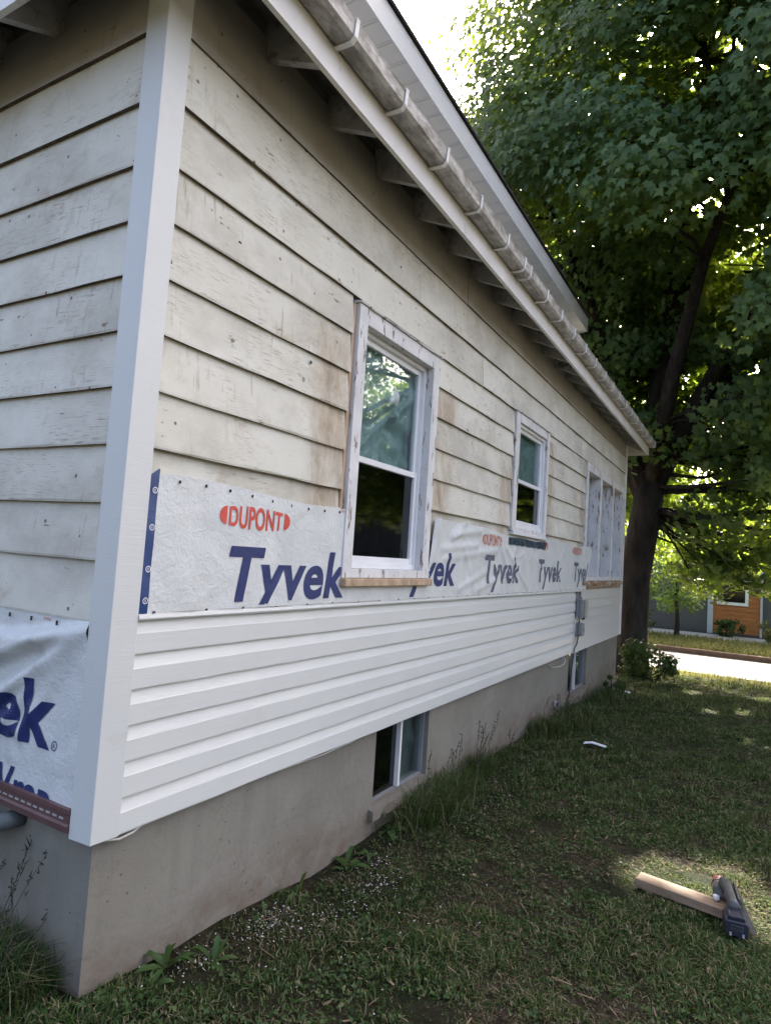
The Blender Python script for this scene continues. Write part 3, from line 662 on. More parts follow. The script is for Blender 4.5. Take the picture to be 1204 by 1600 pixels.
V, F = text_verts('DUPONT', .05, .012, 0, .01); side_print('small_print', V, F, 1.215, 1.628, 'redink2', near)

# end wall wrap
GF = []
rg = np.random.default_rng(9)
for an, am, ln in ((190, .020, .9), (197, .024, 1.0), (205, -.012, .8), (213, .020, .8), (222, .010, .6), (232, .009, .5), (184, -.012, 1.2)):
    a = R(an); GF.append(((-.085, 1.135), (-.085+ln*math.cos(a), 1.135+ln*math.sin(a)), am, .03))
for _ in range(40):
    x = rg.uniform(-1.6, -.1); z = rg.uniform(.57, 1.1); an = rg.uniform(0, 3.14); ln = rg.uniform(.03, .16); GF.append(((x, z), (x+ln*math.cos(an), z+ln*math.sin(an)), rg.uniform(-.004, .006), rg.uniform(.012, .03)))
def gdisp(X, Z):
    D = np.full(np.shape(X), .0205)
    for fr, an, ph in SINES: D = D+.014/fr*np.sin(fr*(X*math.cos(an)+Z*math.sin(an))+ph)
    for a, b, am, s in GF: D = D+fold(X, Z, a, b, 1.7*am*np.clip((-.06-X)/.25, .15, 1), s)
    D = np.where(Z > 1.12, .0195+(D-.0195)*np.clip((1.165-Z)/.045, 0, 1), D)
    return np.maximum(D, .0185)
gxs = np.concatenate([np.arange(-6.8, -1.6, .1), np.linspace(-1.6, -P-.001, 118)])
gw = wrap_sheet('house_wrap', gxs, lambda y: 1.158+rag(y), lambda y: .535, gdisp, house, n=50, xf=lambda V: np.stack([V[..., 1], -V[..., 0], V[..., 2]], -1)); gw['label'] = 'wrinkled sheet of printed house wrap on the end wall left of the corner'
def end_print(name, V, F, x, z, mat, lift=.0025):
    X = V[:, 0]+x; Z = V[:, 1]+z; MB().add(np.stack([X, -gdisp(X, Z)-lift, Z], -1), F).build(name, mat, gw)
V, F = text_verts('Tyvek', .80, .220, .12, .028); end_print('tyvek_print', V, F, -1.018, .728, 'blueink')
V, F = text_verts('HomeWrap', .80, .125, .06, .022); V, F = cutv(V, F, lambda c: c[1]+.506 > .552); end_print('wrap_print', V, F, -.995, .506, 'blueink')
V, F = text_verts('R', .010, .014, 0, .01); end_print('mark_print', V, F, -.207, .731, 'blueink')
n = 18; V = np.array([(.014*math.cos(2*math.pi*i/n), .016*math.sin(2*math.pi*i/n)) for i in range(n)]+[(.011*math.cos(2*math.pi*i/n), .013*math.sin(2*math.pi*i/n)) for i in range(n)]); end_print('ring_print', V, [(i, (i+1) % n, n+(i+1) % n, n+i) for i in range(n)], -.202, .738, 'blueink')
V, F = text_verts('DUPONT', .045, .010, 0, .01); end_print('small_print', V, F, -.33, 1.137, 'redink2')
st = MB()
for x in (-.52, -.39, -.245, -.65): st.box(x-.002, x+.002, -.030, -.024, 1.128, 1.143)
stuff(st.build('staples', 'blackc', gw))
# maroon starter strip
ss = MB().prism([(-.020, .497), (-.034, .495), (-.036, .515), (-.028, .520), (-.028, .548), (-.033, .552), (-.033, .566), (-.020, .568)], -6.8, -P-.001, 'x').build('starter_strip', 'maroon', house)
sl_ = MB()
for i in range(40): sl_.box(-P-.03-i*.035-.022, -P-.03-i*.035, -.0300, -.0285, .530, .536)
stuff(sl_.build('nail_slots', 'slot', ss))

# ------------------------------------------------------------------ things fixed to the wall
ub = empty('utility_box', 'taller grey and beige utility box on the side wall', 'utility box', (.022, 6.12, .86))
MB().box(0, .03, 0, .19, 0, .225).build('back_plate', 'greybox', ub, bevel=.004); MB().box(.031, .10, .075, .185, .012, .215).build('cover', 'beigebox', ub, bevel=.012); MB().box(.031, .075, .006, .07, .005, .22).build('side_housing', 'greybox', ub, bevel=.008)
MB().tube([(.05, .03, .221), (.05, .03, .25)], .009).build('conduit_stub', 'greybox', ub)
for yy in (.10, .15): MB().tube([(.06, yy, .013), (.06, yy, -.012)], .012).build('gland', 'blackc', ub)
ub2 = empty('utility_box', 'shorter dark grey cable box below the beige utility box', 'utility box', (.022, 6.14, .655))
MB().box(0, .02, 0, .15, 0, .155).build('back_plate', 'greybox', ub2, bevel=.003); MB().box(.021, .075, .008, .142, .006, .15).build('cover', 'greybox', ub2, bevel=.012)
MB().box(.0755, .078, .06, .09, .06, .09).build('latch', 'blackc', ub2)
tag(MB().tube([(.05, 6.20, .857), (.05, 6.2, .80)], .006, 6).build('cable', 'blackc'), 'short dark cable joining the two utility boxes', 'cable')
tag(MB().tube([(.05, 6.18, .66), (.045, 6.15, .58), (.03, 6.10, .52), (.028, 6.07, .44), (.01, 6.06, .20), (.0, 6.05, -.1)], .007, 6).build('cable', 'blackc'), 'dark cable dropping from the lower box past the basement window', 'cable')
tag(MB().tube([(.04, 6.14, .90), (.035, 6.06, .80), (.034, 6.05, .60), (.028, 6.05, .47)], .005, 6).build('cable', 'cable'), 'thin pale cable running down beside the utility boxes', 'cable')
tag(MB().tube([(-.005, .0, .485), (.008, .04, .474), (.010, .095, .460), (.008, .15, .463), (.002, .20, .478), (-.006, .32, .487), (-.008, .6, .474), (-.006, .9, .468), (-.008, 1.25, .456), (-.008, 1.5, .462), (-.010, 1.78, .485)], .0042, 6).build('cable', 'cable', smooth=True), 'white cable sagging below the vinyl siding near the corner', 'cable')
tag(MB().tube([(-.010, 2.75, .485), (-.008, 3.1, .466), (-.008, 3.6, .462), (-.010, 4.1, .484)], .0042, 6).build('cable', 'blackc', smooth=True), 'dark cable sagging below the middle of the vinyl siding', 'cable')
tag(MB().tube([(-.012, 5.2, .44), (0, 5.3, .40), (.02, 5.5, .385), (.03, 5.68, .40), (.03, 5.72, .44), (.01, 5.66, .47), (-.01, 5.6, .49)], .004, 6).build('cable', 'cable', smooth=True), 'looped white cable end hanging beside the far basement window', 'cable')
vp_ = empty('vent_cap', 'tiny pale vent pipe end low on the far foundation', 'vent', (-.02, 5.55, -.02))
MB().tube([(0, 0, 0), (.03, 0, 0)], .045, 14).build('pipe_ring', 'walk', vp_); MB().tube([(.0302, 0, 0), (.032, 0, 0)], .035, 14).build('pipe_mouth', 'dark', vp_)
pe = empty('drain_pipe', 'dark grey pipe elbow below the end wall wrap', 'pipe', (-.42, .0, .43))
MB().tube([(-1.4, -.06, -.03), (-.16, -.06, -.012), (-.05, -.06, .0), (-.012, -.05, .012), (.012, -.02, .018), (.018, .022, .02)], .030, 14).build('elbow', 'pvc', pe, smooth=True)
MB().tube([(-.17, -.06, -.014), (-.07, -.06, -.002)], .036, 14).build('collar', 'pvc', pe, smooth=False)

# ------------------------------------------------------------------ tools and scraps on the lawn
lu = empty('lumber_offcut', 'short sawn lumber offcut lying on the lawn by the saw', 'lumber', (1.50, 2.09, gz(0, 2.1)+.022), R(-9.5))
lb = MB().prism([(-.045, 0), (.045, 0), (.045, .042), (-.045, .042)], -.19, .23, 'x', 3, .0005, random).build('plank', 'lumber', lu, bevel=.003)
saw = empty('cordless_saw', 'grey and red cordless saw with dark battery leaning on lumber', 'power saw', (1.735, 1.92, gz(0, 1.9)+.02), R(8))
# local +y points away from the camera
bat = MB().prism([(-.042, 0), (.042, 0), (.045, .012), (.045, .050), (.038, .062), (-.038, .062), (-.045, .050), (-.045, .012)], -.055, .055, 'y').build('battery', 'battery', saw, bevel=.004)
MB().prism([(-.034, .0625), (.034, .0625), (.030, .078), (-.030, .078)], -.045, .05, 'y').build('battery_top', 'battery', bat, bevel=.003)
lab = MB().box(-.024, .024, -.0585, -.0562, .026, .048).build('label_plate', 'steel', bat)
MB().box(-.019, .019, -.0600, -.0588, .038, .044).box(-.019, .012, -.0600, -.0588, .030, .034).build('label_print', 'battery', bat)
for sx in (-1, 1): MB().box(sx*.024-.004, sx*.024+.004, -.0600, -.0562, .004, .018).build('latch', 'slot', bat)
hp = [(-.0, .03, .075), (-.004, .08, .085), (-.012, .15, .100), (-.018, .22, .098), (-.02, .26, .085)]
MB().tube(hp, [.026, .022, .021, .026, .022], 10).build('handle', 'toolgrey', saw, smooth=True)
MB().tube([(-.03, .20, .03), (-.03, .30, .055)], [.036, .034], 14).build('motor_housing', 'toolgrey', saw, smooth=True)
MB().tube([(-.03, .29, .05), (-.03, .325, .06)], [.037, .030], 14).build('motor_cap', 'toolred', saw, smooth=True)
MB().box(-.032, -.012, .11, .145, .070, .088).build('trigger', 'toolred', saw, bevel=.004)
MB().prism([(.012, .05), (.020, .046), (.028, .100), (.018, .108)], .07, .25, 'y').build('blade_guard', 'toolgrey', saw, bevel=.003)
MB().add([(.024, .25, .085), (.082, .0, .0), (.085, -.002, .003), (.028, .25, .092), (.030, .25, .05), (.062, .01, .0)], [(0, 1, 2, 3), (0, 4, 5, 1), (3, 2, 5, 4)]).build('base_plate', 'steel', saw)
n = 9; pts = []
ball = MB()
for i in range(5):
    for j in range(n):
        th = math.pi*(i+.5)/5; rr = .017*random.uniform(.75, 1.15); pts.append((rr*math.sin(th)*math.cos(2*math.pi*j/n), rr*math.sin(th)*math.sin(2*math.pi*j/n), rr*math.cos(th)*.8))
ball.add(pts, [(i*n+j, i*n+(j+1) % n, (i+1)*n+(j+1) % n, (i+1)*n+j) for i in range(4) for j in range(n)]+[tuple(range(n)), tuple(4*n+j for j in range(n))])
tag(ball.build('paper_scrap', 'white', loc=(1.655, 2.085, gz(0, 2.1)+.078)), 'small crumpled white scrap lying on the lumber offcut', 'scrap')
def strip(name, pts, wd, mat, label):
    mb = MB(); vs = []; 
    for i, (x, y, h) in enumerate(pts):
        z = gz(x, y)+h; vs += [(x, y-wd, z), (x, y+wd, z+.004), (x, y+wd, z+.010), (x, y-wd, z+.006)]
    fs = []
    for i in range(len(pts)-1):
        for j in range(4): fs.append((i*4+j, i*4+(j+1) % 4, i*4+4+(j+1) % 4, i*4+4+j))
    fs += [(0, 1, 2, 3), tuple(len(vs)-4+j for j in range(4))]
    return tag(mb.add(vs, fs).build(name, mat), label, 'scrap')
strip('trim_scrap', [(.50, 4.60, .03), (.56, 4.63, .04), (.62, 4.62, .035), (.69, 4.60, .03)], .022, 'white', 'curled white trim scrap lying alone on the middle lawn')
strip('trim_scrap', [(.12, 8.05, .05), (.22, 8.10, .055), (.34, 8.12, .05)], .05, 'white', 'flat white scrap board on the lawn near the far corner')

# ------------------------------------------------------------------ leaves, trees, plants
def leaf_mesh(name, C, Nn, Tt, sz, narrow=1.0):
    """six-point folded leaves: C centre, Nn normal, Tt tip direction, sz size"""
    Nn = Nn/np.linalg.norm(Nn, axis=1, keepdims=True); Tt = Tt-Nn*(Tt*Nn).sum(1, keepdims=True); Tt = Tt/np.maximum(np.linalg.norm(Tt, axis=1, keepdims=True), 1e-6); B = np.cross(Nn, Tt)
    loc = np.array([(0, -.5, 0), (.52*narrow, -.06, -.08), (.19*narrow, .06, -.01), (0, .5, -.10), (-.19*narrow, .06, -.01), (-.52*narrow, -.06, -.08)])
    V = C[:, None, :]+sz[:, None, None]*(loc[None, :, 0:1]*B[:, None, :]+loc[None, :, 1:2]*Tt[:, None, :]+loc[None, :, 2:3]*Nn[:, None, :])
    n = len(C); base = (np.arange(n)*6)[:, None]
    lo = np.concatenate([base+np.array([[0, 1, 2, 3]]), base+np.array([[0, 3, 4, 5]])], 1).reshape(-1)
    return npmesh(name, V.reshape(-1, 3), lo, np.full(2*n, 4))
def clump_leaves(rng, centers, radii, per, flat=.65, center0=None, upb=.5):
    C = []; N = []; T = []
    for c, r, k in zip(centers, radii, per):
        d = rng.normal(size=(k, 3)); d /= np.linalg.norm(d, axis=1, keepdims=True); rad = r*rng.uniform(.25, 1, (k, 1))**.6
        p = c+d*rad*np.array([1, 1, flat]); C.append(p)
        out = d.copy(); out[:, 2] *= .5
        nrm = np.array([0, 0, 1.0])*upb+out*.6+rng.normal(size=(k, 3))*.36
        if center0 is not None:
            oc = (p-center0[0])/center0[1]**2; oc /= np.linalg.norm(oc, axis=1, keepdims=True); nrm = nrm*.62+oc*.75
        N.append(nrm)
        tp = out*1.0+np.array([0, 0, -.55])+rng.normal(size=(k, 3))*.5; T.append(tp)
    return np.concatenate(C), np.concatenate(N), np.concatenate(T)

# the big maple
TB = Vector((-.10, 11.05, gz(0, 11)))
tree = empty('maple_tree', 'huge dark green maple tree towering behind the far end of the house', 'tree', TB)
tb = MB()
def lp(x, y, z): return (x-TB.x, y-TB.y, z-TB.z)
def wig(a, b, n, amp, rng):
    a = np.array(a); b = np.array(b); return [a+(b-a)*i/n+(rng.normal(0, amp, 3) if 0 < i < n else 0) for i in range(n+1)]
rt = np.random.default_rng(5)
trunk = [lp(-.14, 11.05, -.5), lp(-.13, 11.05, -.25), lp(-.12, 11.05, .2), lp(-.10, 11.05, 1.3), lp(.02, 11.05, 2.3), lp(.12, 11.05, 3.1)]
tb.tube(trunk, [.44, .34, .275, .26, .265, .25], 14)
limbs = []
def limb(pts, rads):
    tb.tube(pts, rads, 9); limbs.append((pts, rads))
limb([lp(.10, 11.05, 2.9), lp(.16, 11.1, 4.4), lp(.30, 11.1, 6.0), lp(.46, 11.1, 7.6), lp(.6, 11.3, 9.6), lp(.9, 11.3, 12.0)], [.22, .19, .165, .14, .09, .03])
limb([lp(.12, 11.05, 2.9), lp(.55, 10.9, 3.9), lp(1.35, 10.8, 5.4), lp(2.2, 10.7, 6.6), lp(3.6, 10.4, 8.3), lp(4.6, 10.2, 9.4)], [.19, .17, .14, .11, .07, .025])
limb([lp(.08, 11.05, 2.8), lp(-.35, 10.9, 3.9), lp(-.75, 10.6, 5.4), lp(-1.1, 10.5, 6.7), lp(-2.0, 10.2, 8.8), lp(-2.6, 10.1, 10.5)], [.17, .15, .125, .11, .07, .025])
limb([lp(.05, 11.05, 2.6), lp(-.5, 11.5, 3.8), lp(-1.2, 12.0, 5.6), lp(-1.9, 12.4, 7.6)], [.15, .12, .09, .03])
limb([lp(.14, 11.0, 3.0), lp(.5, 10.0, 4.6), lp(1.0, 9.2, 6.3), lp(1.6, 8.4, 7.6)], [.15, .12, .09, .03])
limb([lp(.14, 11.1, 3.0), lp(.9, 12.0, 4.6), lp(1.8, 12.8, 6.3), lp(2.6, 13.3, 8.2)], [.15, .12, .09, .03])
limb([lp(1.35, 10.8, 5.4), lp(1.9, 10.2, 5.6), lp(3.0, 9.8, 5.4), lp(4.3, 9.6, 4.6)], [.10, .08, .06, .02])
limb([lp(.32, 11.1, 6.0), lp(1.1, 10.8, 7.6), lp(2.2, 10.3, 9.4), lp(3.2, 10.0, 11.3)], [.12, .1, .07, .02])
# clumps of foliage
cen = []; rad = []
cc0 = np.array([1.75, 10.9, 8.2]); rr0 = np.array([6.5, 4.4, 6.6])
while len(cen) < 1200:
    d = rt.normal(size=3); d /= np.linalg.norm(d); s = rt.uniform(.74, 1.0) if len(cen) < 850 else rt.uniform(.3, .75); p = cc0+d*rr0*s
    if p[2] < 3.6 or (p[2] < 5.0 and rt.uniform() < .55): continue
    if p[0] < .3 and p[1] < 9.75 and p[2] < 6.6: continue          # keep clear of the roof
    if p[1] > 13.2 and p[2] < 5: continue
    if p[0] < -1.4 and p[2] < 5.6: continue
    if p[0] > 4.1 and 4.2 < p[2] < 7.4 and rt.uniform() < .9: continue      # the street side of the crown is thin
    if p[1] < 11.0 and -1.2 < p[0] < 2.0 and 3.6 < p[2] < 6.4 and rt.uniform() < .8: continue      # open under the first limbs
    cen.append(p); rad.append(rt.uniform(.5, .95))
for _ in range(110):
    cen.append(np.array([rt.uniform(-2.6, .5), rt.uniform(10.4, 13.2), rt.uniform(3.7, 7.6)])); rad.append(rt.uniform(.4, .7))
for _ in range(150):
    cen.append(np.array([rt.uniform(1.5, 4.6), rt.uniform(9.3, 12.2), rt.uniform(2.9, 6.0)])); rad.append(rt.uniform(.4, .75))
for _ in range(110):
    cen.append(np.array([rt.uniform(-1.8, 4.8), rt.uniform(12.2, 14.4), rt.uniform(2.7, 5.4)])); rad.append(rt.uniform(.4, .65))
for _ in range(70):
    cen.append(np.array([rt.uniform(-.6, 4.5), rt.uniform(12.5, 14.6), rt.uniform(1.75, 3.1)])); rad.append(rt.uniform(.35, .6))
for _ in range(110):  # unseen clumps added to block low bright sky from the window reflection
    cen.append(np.array([rt.uniform(4.4, 8.4), rt.uniform(9.2, 12.6), rt.uniform(2.2, 4.2)])); rad.append(rt.uniform(.5, .8))
for _ in range(80):     # hanging skirt on the street side right of the trunk
    p = np.array([rt.uniform(.7, 5.0), rt.uniform(10.2, 12.4), rt.uniform(1.75, 4.2)]); cen.append(p); rad.append(rt.uniform(.35, .6))
for _ in range(70):
    p = np.array([rt.uniform(.7, 2.8), rt.uniform(11.2, 12.6), rt.uniform(1.12, 2.1)]); cen.append(p); rad.append(rt.uniform(.25, .42))
for _ in range(26):
    p = np.array([rt.uniform(.35, 1.6), rt.uniform(11.5, 12.6), rt.uniform(1.45, 2.1)]); cen.append(p); rad.append(rt.uniform(.25, .4))
for _ in range(26):
    p = np.array([rt.uniform(-1.4, .1), rt.uniform(11.6, 13.2), rt.uniform(2.6, 5.2)]); cen.append(p); rad.append(rt.uniform(.35, .6))
cen = np.array(cen); rad = np.array(rad)
per = (rad**2*350).astype(int)
C, Nn, Tt = clump_leaves(rt, cen, rad, per, center0=(np.array([1.6, 11.4, 7.6]), rr0))
# gaps in the crown where the sun reaches the lawn
sd = np.array(SUND); keep = np.ones(len(C), bool)
for (x, y, r) in ((1.34, 2.28, .11), (1.48, 2.36, .17), (1.64, 2.44, .19), (1.82, 2.48, .20), (1.98, 2.44, .20), (2.15, 2.3, .2), (1.92, 2.05, .08), (1.95, 2.2, .1), (1.35, 7.7, .08), (1.75, 6.0, .06), (1.95, 5.75, .06), (1.7, 8.2, .09), (1.0, 9.6, .12), (1.9, 10.0, .15)):
    p0 = np.array([x, y, gz(x, y)]); v = C-p0; t = v@sd; dd = np.linalg.norm(v-t[:, None]*sd, axis=1); keep &= ~((dd < r+.055) & (t > 0))
# ragged gaps between the branches where the sky shows through
holes = [(1095, 95, .24), (1075, 120, .16), (1150, 60, .2), (1185, 100, .18), (842, 428, .10), (930, 400, .07), (1100, 322, .17), (1130, 305, .15), (1060, 345, .1), (1180, 575, .12), (1175, 620, .09)]
ragged_holes = []
for u, v_, r in holes:
    for _ in range(7): ragged_holes.append((u+rt.normal(0, 15), v_+rt.normal(0, 11), r*rt.uniform(.25, .6)))
for _ in range(46): ragged_holes.append((rt.uniform(790, 1200), rt.uniform(20, 560), rt.uniform(.025, .06)))
Cc = C-np.array(CAM)
for (u, v_, r) in ragged_holes:
    dv = np.array((rgt*((u-602)/996.9)-upv*((v_-800)/996.9)+fwd).normalized()); t = Cc@dv; dd = np.linalg.norm(Cc-t[:, None]*dv, axis=1)
    keep &= ~((dd < r*rt.uniform(.6, 1.2, len(C))) & (t > 0))
C, Nn, Tt = C[keep], Nn[keep], Tt[keep]
NLEAF = len(C)
sz = rt.uniform(.09, .17, len(C))
ro = link('foliage', leaf_mesh('foliage', C-np.array(TB), Nn, Tt, sz), 'leaf', tree); stuff(ro)
# branches out to the clumps
lpts = np.array([p for pts, _ in limbs for p in [np.array(pts[i])*(1-f)+np.array(pts[i+1])*f for i in range(len(pts)-1) for f in (0, .33, .66)]])
order = rt.permutation(len(cen))[:330]
for k in order:
    c = cen[k]-np.array(TB); dd = np.linalg.norm(lpts-c, axis=1)+np.maximum(0, lpts[:, 2]-c[2])*.8; a = lpts[np.argmin(dd)]
    ln = np.linalg.norm(c-a)
    if ln < .4 or ln > 6: continue
    tb.tube(wig(a, c, 4, .05*ln**.5, rt), [.012+.012*ln, .010+.009*ln, .008+.006*ln, .006+.003*ln, .006], 5)
tb.build('trunk', 'bark', tree, smooth=True)

def shrub(name, label, cat, loc, rx, ry, rz, ncl, per_, size, mat, rng, base=0, stems=8, group=None, narrow=.8):
    t = empty(name, label, cat, loc, 0, group)
    cs = []; 
    for _ in range(ncl):
        d = rng.normal(size=3); d /= np.linalg.norm(d); s = rng.uniform(.2, 1)**.5; cs.append([d[0]*rx*s, d[1]*ry*s, base+rz+d[2]*rz*s])
    cs = np.array(cs); C, N, T = clump_leaves(rng, cs, np.full(ncl, max(rx, rz)*.30), [per_]*ncl, .9)
    C[:, 2] = np.maximum(C[:, 2], .02)
    stuff(link('foliage', leaf_mesh('foliage', C, N, T, rng.uniform(.6, 1.25, len(C))*size, narrow), mat, t))
    mb = MB()
    for k in range(min(stems, ncl)): mb.tube(wig([rng.normal(0, .03), rng.normal(0, .03), -.05], cs[k], 3, .03, rng), [.014, .011, .008, .004], 5)
    mb.build('stems', 'bark', t); return t
rp = np.random.default_rng(33)
shrub('shrub', 'dark leafy shrub at the foot of the maple trunk', 'shrub', (.30, 10.25, gz(0, 10.3)-.02), .50, .42, .34, 40, 40, .075, 'leaf2', rp, 0, 10)
shrub('shrub', 'low green weed bush against the far corner of the foundation', 'shrub', (.14, 7.9, gz(0, 7.9)-.02), .16, .45, .13, 14, 40, .05, 'leaf2', rp, 0, 5)
shrub('shrub', 'dry brownish shrub across the street behind the maple trunk', 'shrub', (-1.35, 18.0, -.33), .7, .5, .42, 22, 40, .10, 'leaf2', rp, 0, 8)
shrub('shrub', 'rounded green shrub beside the orange wood wall', 'shrub', (1.15, 20.6, -.32), .42, .36, .26, 20, 40, .09, 'leaf2', rp, 0, 6)
ys_ = shrub('shrub', 'pale yellowish shrub at the right edge across the street', 'shrub', (2.35, 19.4, -.32), .5, .4, .32, 22, 40, .09, 'drygrass', rp, 0, 6)
# young tree across the street
yt = empty('young_tree', 'slim young tree with pale green crown across the street', 'tree', (-.05, 18.3, -.33))
MB().tube([(.0, 0, -.1), (.02, 0, .5), (-.03, .02, 1.1), (0, 0, 1.9), (.05, 0, 2.6)], [.085, .055, .045, .03, .01], 8).build('trunk', 'bark', yt, smooth=True)
cs = np.array([[rp.normal(0, .5), rp.normal(0, .45), rp.uniform(.85, 2.9)] for _ in range(46)]); C, N, T = clump_leaves(rp, cs, np.full(46, .34), [46]*46, .8)
stuff(link('foliage', leaf_mesh('foliage', C, N, T, rp.uniform(.09, .17, len(C)), .6), 'leaf3', yt))

# ------------------------------------------------------------------ building across the street
bl = empty('street_building', 'grey building with an orange wood panelled bay across the street', 'building', (0, 21.4, -.315))
MB().box(-14, .62, 0, 6, 0, 4.2).build('wall', 'bgrey', bl); MB().box(1.98, 14, 0, 6, 0, 4.2).build('wall', 'bgrey', bl)
wn = dict(a=.86, b=1.60, z0=.98, z1=2.25)
MB().box(.62, 1.98, .02, 6, 0, wn['z0']).box(.62, 1.98, .02, 6, wn['z1'], 4.2).box(.62, wn['a'], .02, 6, wn['z0'], wn['z1']).box(wn['b'], 1.98, .02, 6, wn['z0'], wn['z1']).build('bay', 'orange', bl)
for i in range(30):
    z0 = .06+i*.137; z1 = z0+.130
    sg = [(.70, 1.975)] if z1 < wn['z0']-.05 or z0 > wn['z1']+.05 else [(.70, wn['a']-.06), (wn['b']+.06, 1.975)]
    for a, b in sg: MB().prism([(.019, z0), (-.012, z0), (-.006, z1), (.019, z1)], a, b, 'x').build('plank', 'orange', bl)
wf = MB(); a, b, z0, z1 = wn['a'], wn['b'], wn['z0'], wn['z1']
wf.box(a-.06, a+.03, -.03, .06, z0-.06, z1+.06).box(b-.03, b+.06, -.03, .06, z0-.06, z1+.06).box(a+.03, b-.03, -.03, .06, z0-.06, z0+.03).box(a+.03, b-.03, -.03, .06, z1-.03, z1+.06)
wfo = wf.build('window', 'bwhite', bl); MB().box(a+.03, b-.03, .02, .024, z0+.03, z1-.03).build('pane', 'screen', wfo); MB().box(a-.1, b+.1, .3, .32, z0-.1, z1+.1).build('dark_back', 'dark', wfo)
MB().box(.545, .70, -.05, .018, 0, 4.2).build('corner_board', 'paleblue', bl); MB().box(1.977, 2.04, -.05, -.002, 0, 4.2).build('corner_board', 'paleblue', bl)
MB().box(.62, 1.98, -.02, .019, 0, .058).build('plinth', 'bgrey', bl)
MB().box(-14.2, 14.2, -.3, 6.2, 4.2, 4.4).build('roof', 'shingle', bl)

# ------------------------------------------------------------------ grass
def blades(name, P, h, wdt, lean, rng, mat, parent=None):
    n = len(P); a = rng.uniform(0, 2*math.pi, n); d = np.stack([np.cos(a), np.sin(a), np.zeros(n)], 1); s = np.stack([-d[:, 1], d[:, 0], np.zeros(n)], 1)
    ln = lean*rng.uniform(.2, 1.4, n)[:, None]; hh = h[:, None]; ww = wdt[:, None]*.5; up = np.array([[0, 0, 1.0]])
    m = P+up*hh*.62+d*hh*ln*.35; t = P+up*hh*(1-.35*np.minimum(ln, 1.6)*.6)+d*hh*ln
    V = np.stack([P-s*ww, P+s*ww, m+s*ww*.8, m-s*ww*.8, t], 1).reshape(-1, 3); b = (np.arange(n)*5)[:, None]
    lo = np.concatenate([b+np.array([[0, 1, 2, 3]]), b+np.array([[3, 2, 4]])], 1).reshape(-1); szs = np.tile([4, 3], n)
    return link(name, npmesh(name, V, lo, szs), mat, parent)
rgx = np.random.default_rng(77)
def snoise(x, y, seed, f):
    r_ = np.random.default_rng(seed); o = 0
    for _ in range(9):
        k = r_.uniform(.5, 2.2)*f; a = r_.uniform(0, 6.28); o = o+np.sin(k*(x*math.cos(a)+y*math.sin(a))+r_.uniform(0, 6.28))
    return o/3
def lawn(n, x0, x1, y0, y1, hm):
    x = rgx.uniform(x0, x1, n); y = rgx.uniform(y0, y1, n)
    bare = snoise(x, y, 3, 4.2)+.6*snoise(x, y, 4, 11)
    near_wall = np.exp(-np.clip(x, 0, 9)/.36)*((y > .2) & (y < 5.2))*1.6
    k = (rgx.uniform(0, 1, n) < np.clip(.84-.26*bare-.5*near_wall, .30-.2*np.minimum(near_wall, 1), 1)) & ~((x < 0) & (y > -.01) & (y < 9.1))
    x, y = x[k], y[k]; tall = np.clip(1+.5*snoise(x, y, 8, 3.0)+.5*snoise(x, y, 9, 13), .4, 2.6)
    P = np.stack([x, y, gzn(x, y)-.004], 1); h = hm*tall*rgx.uniform(.45, 1.5, len(x)); return P, h
a = lawn(230000, -.9, 2.3, -.6, 3.4, .018); b = lawn(110000, 0, 2.8, 3.4, 7.2, .026); c = lawn(60000, -.6, 4.5, 7.2, 11.6, .036); d = lawn(26000, 2.3, 6, -2, 7.2, .034)
P = np.concatenate([a[0], b[0], c[0], d[0]]); h = np.concatenate([a[1], b[1], c[1], d[1]]); dist = np.hypot(P[:, 0]-CAM.x, P[:, 1]-CAM.y)
stuff(blades('lawn_grass', P, h, rgx.uniform(.0022, .0062, len(P))*(.75+.15*dist), 1.0, rgx, 'grass'), 'short patchy lawn grass with dry blades beside the house', 'grass')
n = 9000; P = np.stack([rgx.uniform(-6, 8, n), 11.55+.75*rgx.beta(2, 2, n), np.full(n, 0.)], 1); P[:, 2] = gzn(P[:, 0], P[:, 1])-.01
stuff(blades('roadside_grass', P, rgx.uniform(.04, .17, n), rgx.uniform(.006, .012, n), .5, rgx, 'drygrass'), 'tall dry grass fringe along the near road edge', 'grass')
n = 26000; P = np.stack([rgx.uniform(-7, 8, n), rgx.uniform(15.66, 18.85, n), np.full(n, -.335)], 1)
stuff(blades('verge_grass', P, rgx.uniform(.06, .2, n), rgx.uniform(.014, .03, n), .6, rgx, 'drygrass'), 'sunlit yellowish verge grass across the street', 'grass')
n = 52000; x = rgx.uniform(-.5, 2.5, n); y = -.4+8.4*rgx.uniform(0, 1, n)**1.5; k = (snoise(x, y, 12, 5)+.8*snoise(x, y, 15, 12) > -.1) & ((x > .03) | (y < -.03)); x, y = x[k], y[k]; n = len(x)
Cl = np.stack([x, y, gzn(x, y)+rgx.uniform(.004, .024, n)], 1)
stuff(link('clover', leaf_mesh('clover', Cl, np.array([0, 0, 1.0])+rgx.normal(0, .5, (n, 3)), rgx.normal(0, 1, (n, 3)), rgx.uniform(.010, .024, n), 1.0), 'clover'), 'small clover and weed leaves scattered through the lawn', 'clover')
n = 60000; x = rgx.uniform(-.3, 2.4, n); y = -.3+7.5*rgx.uniform(0, 1, n)**1.4; k = (snoise(x, y, 21, 4)+snoise(x, y, 22, 9) > -.2) & (x > .02); x, y = x[k], y[k]; n = len(x)
stuff(blades('thatch', np.stack([x, y, gzn(x, y)+rgx.uniform(.004, .018, n)], 1), rgx.uniform(.004, .009, n), rgx.uniform(.0014, .003, n)*(.8+.12*np.hypot(x-CAM.x, y-CAM.y)), 4.5, rgx, 'thatch'), 'dry brown grass clippings lying over the lawn', 'clippings')
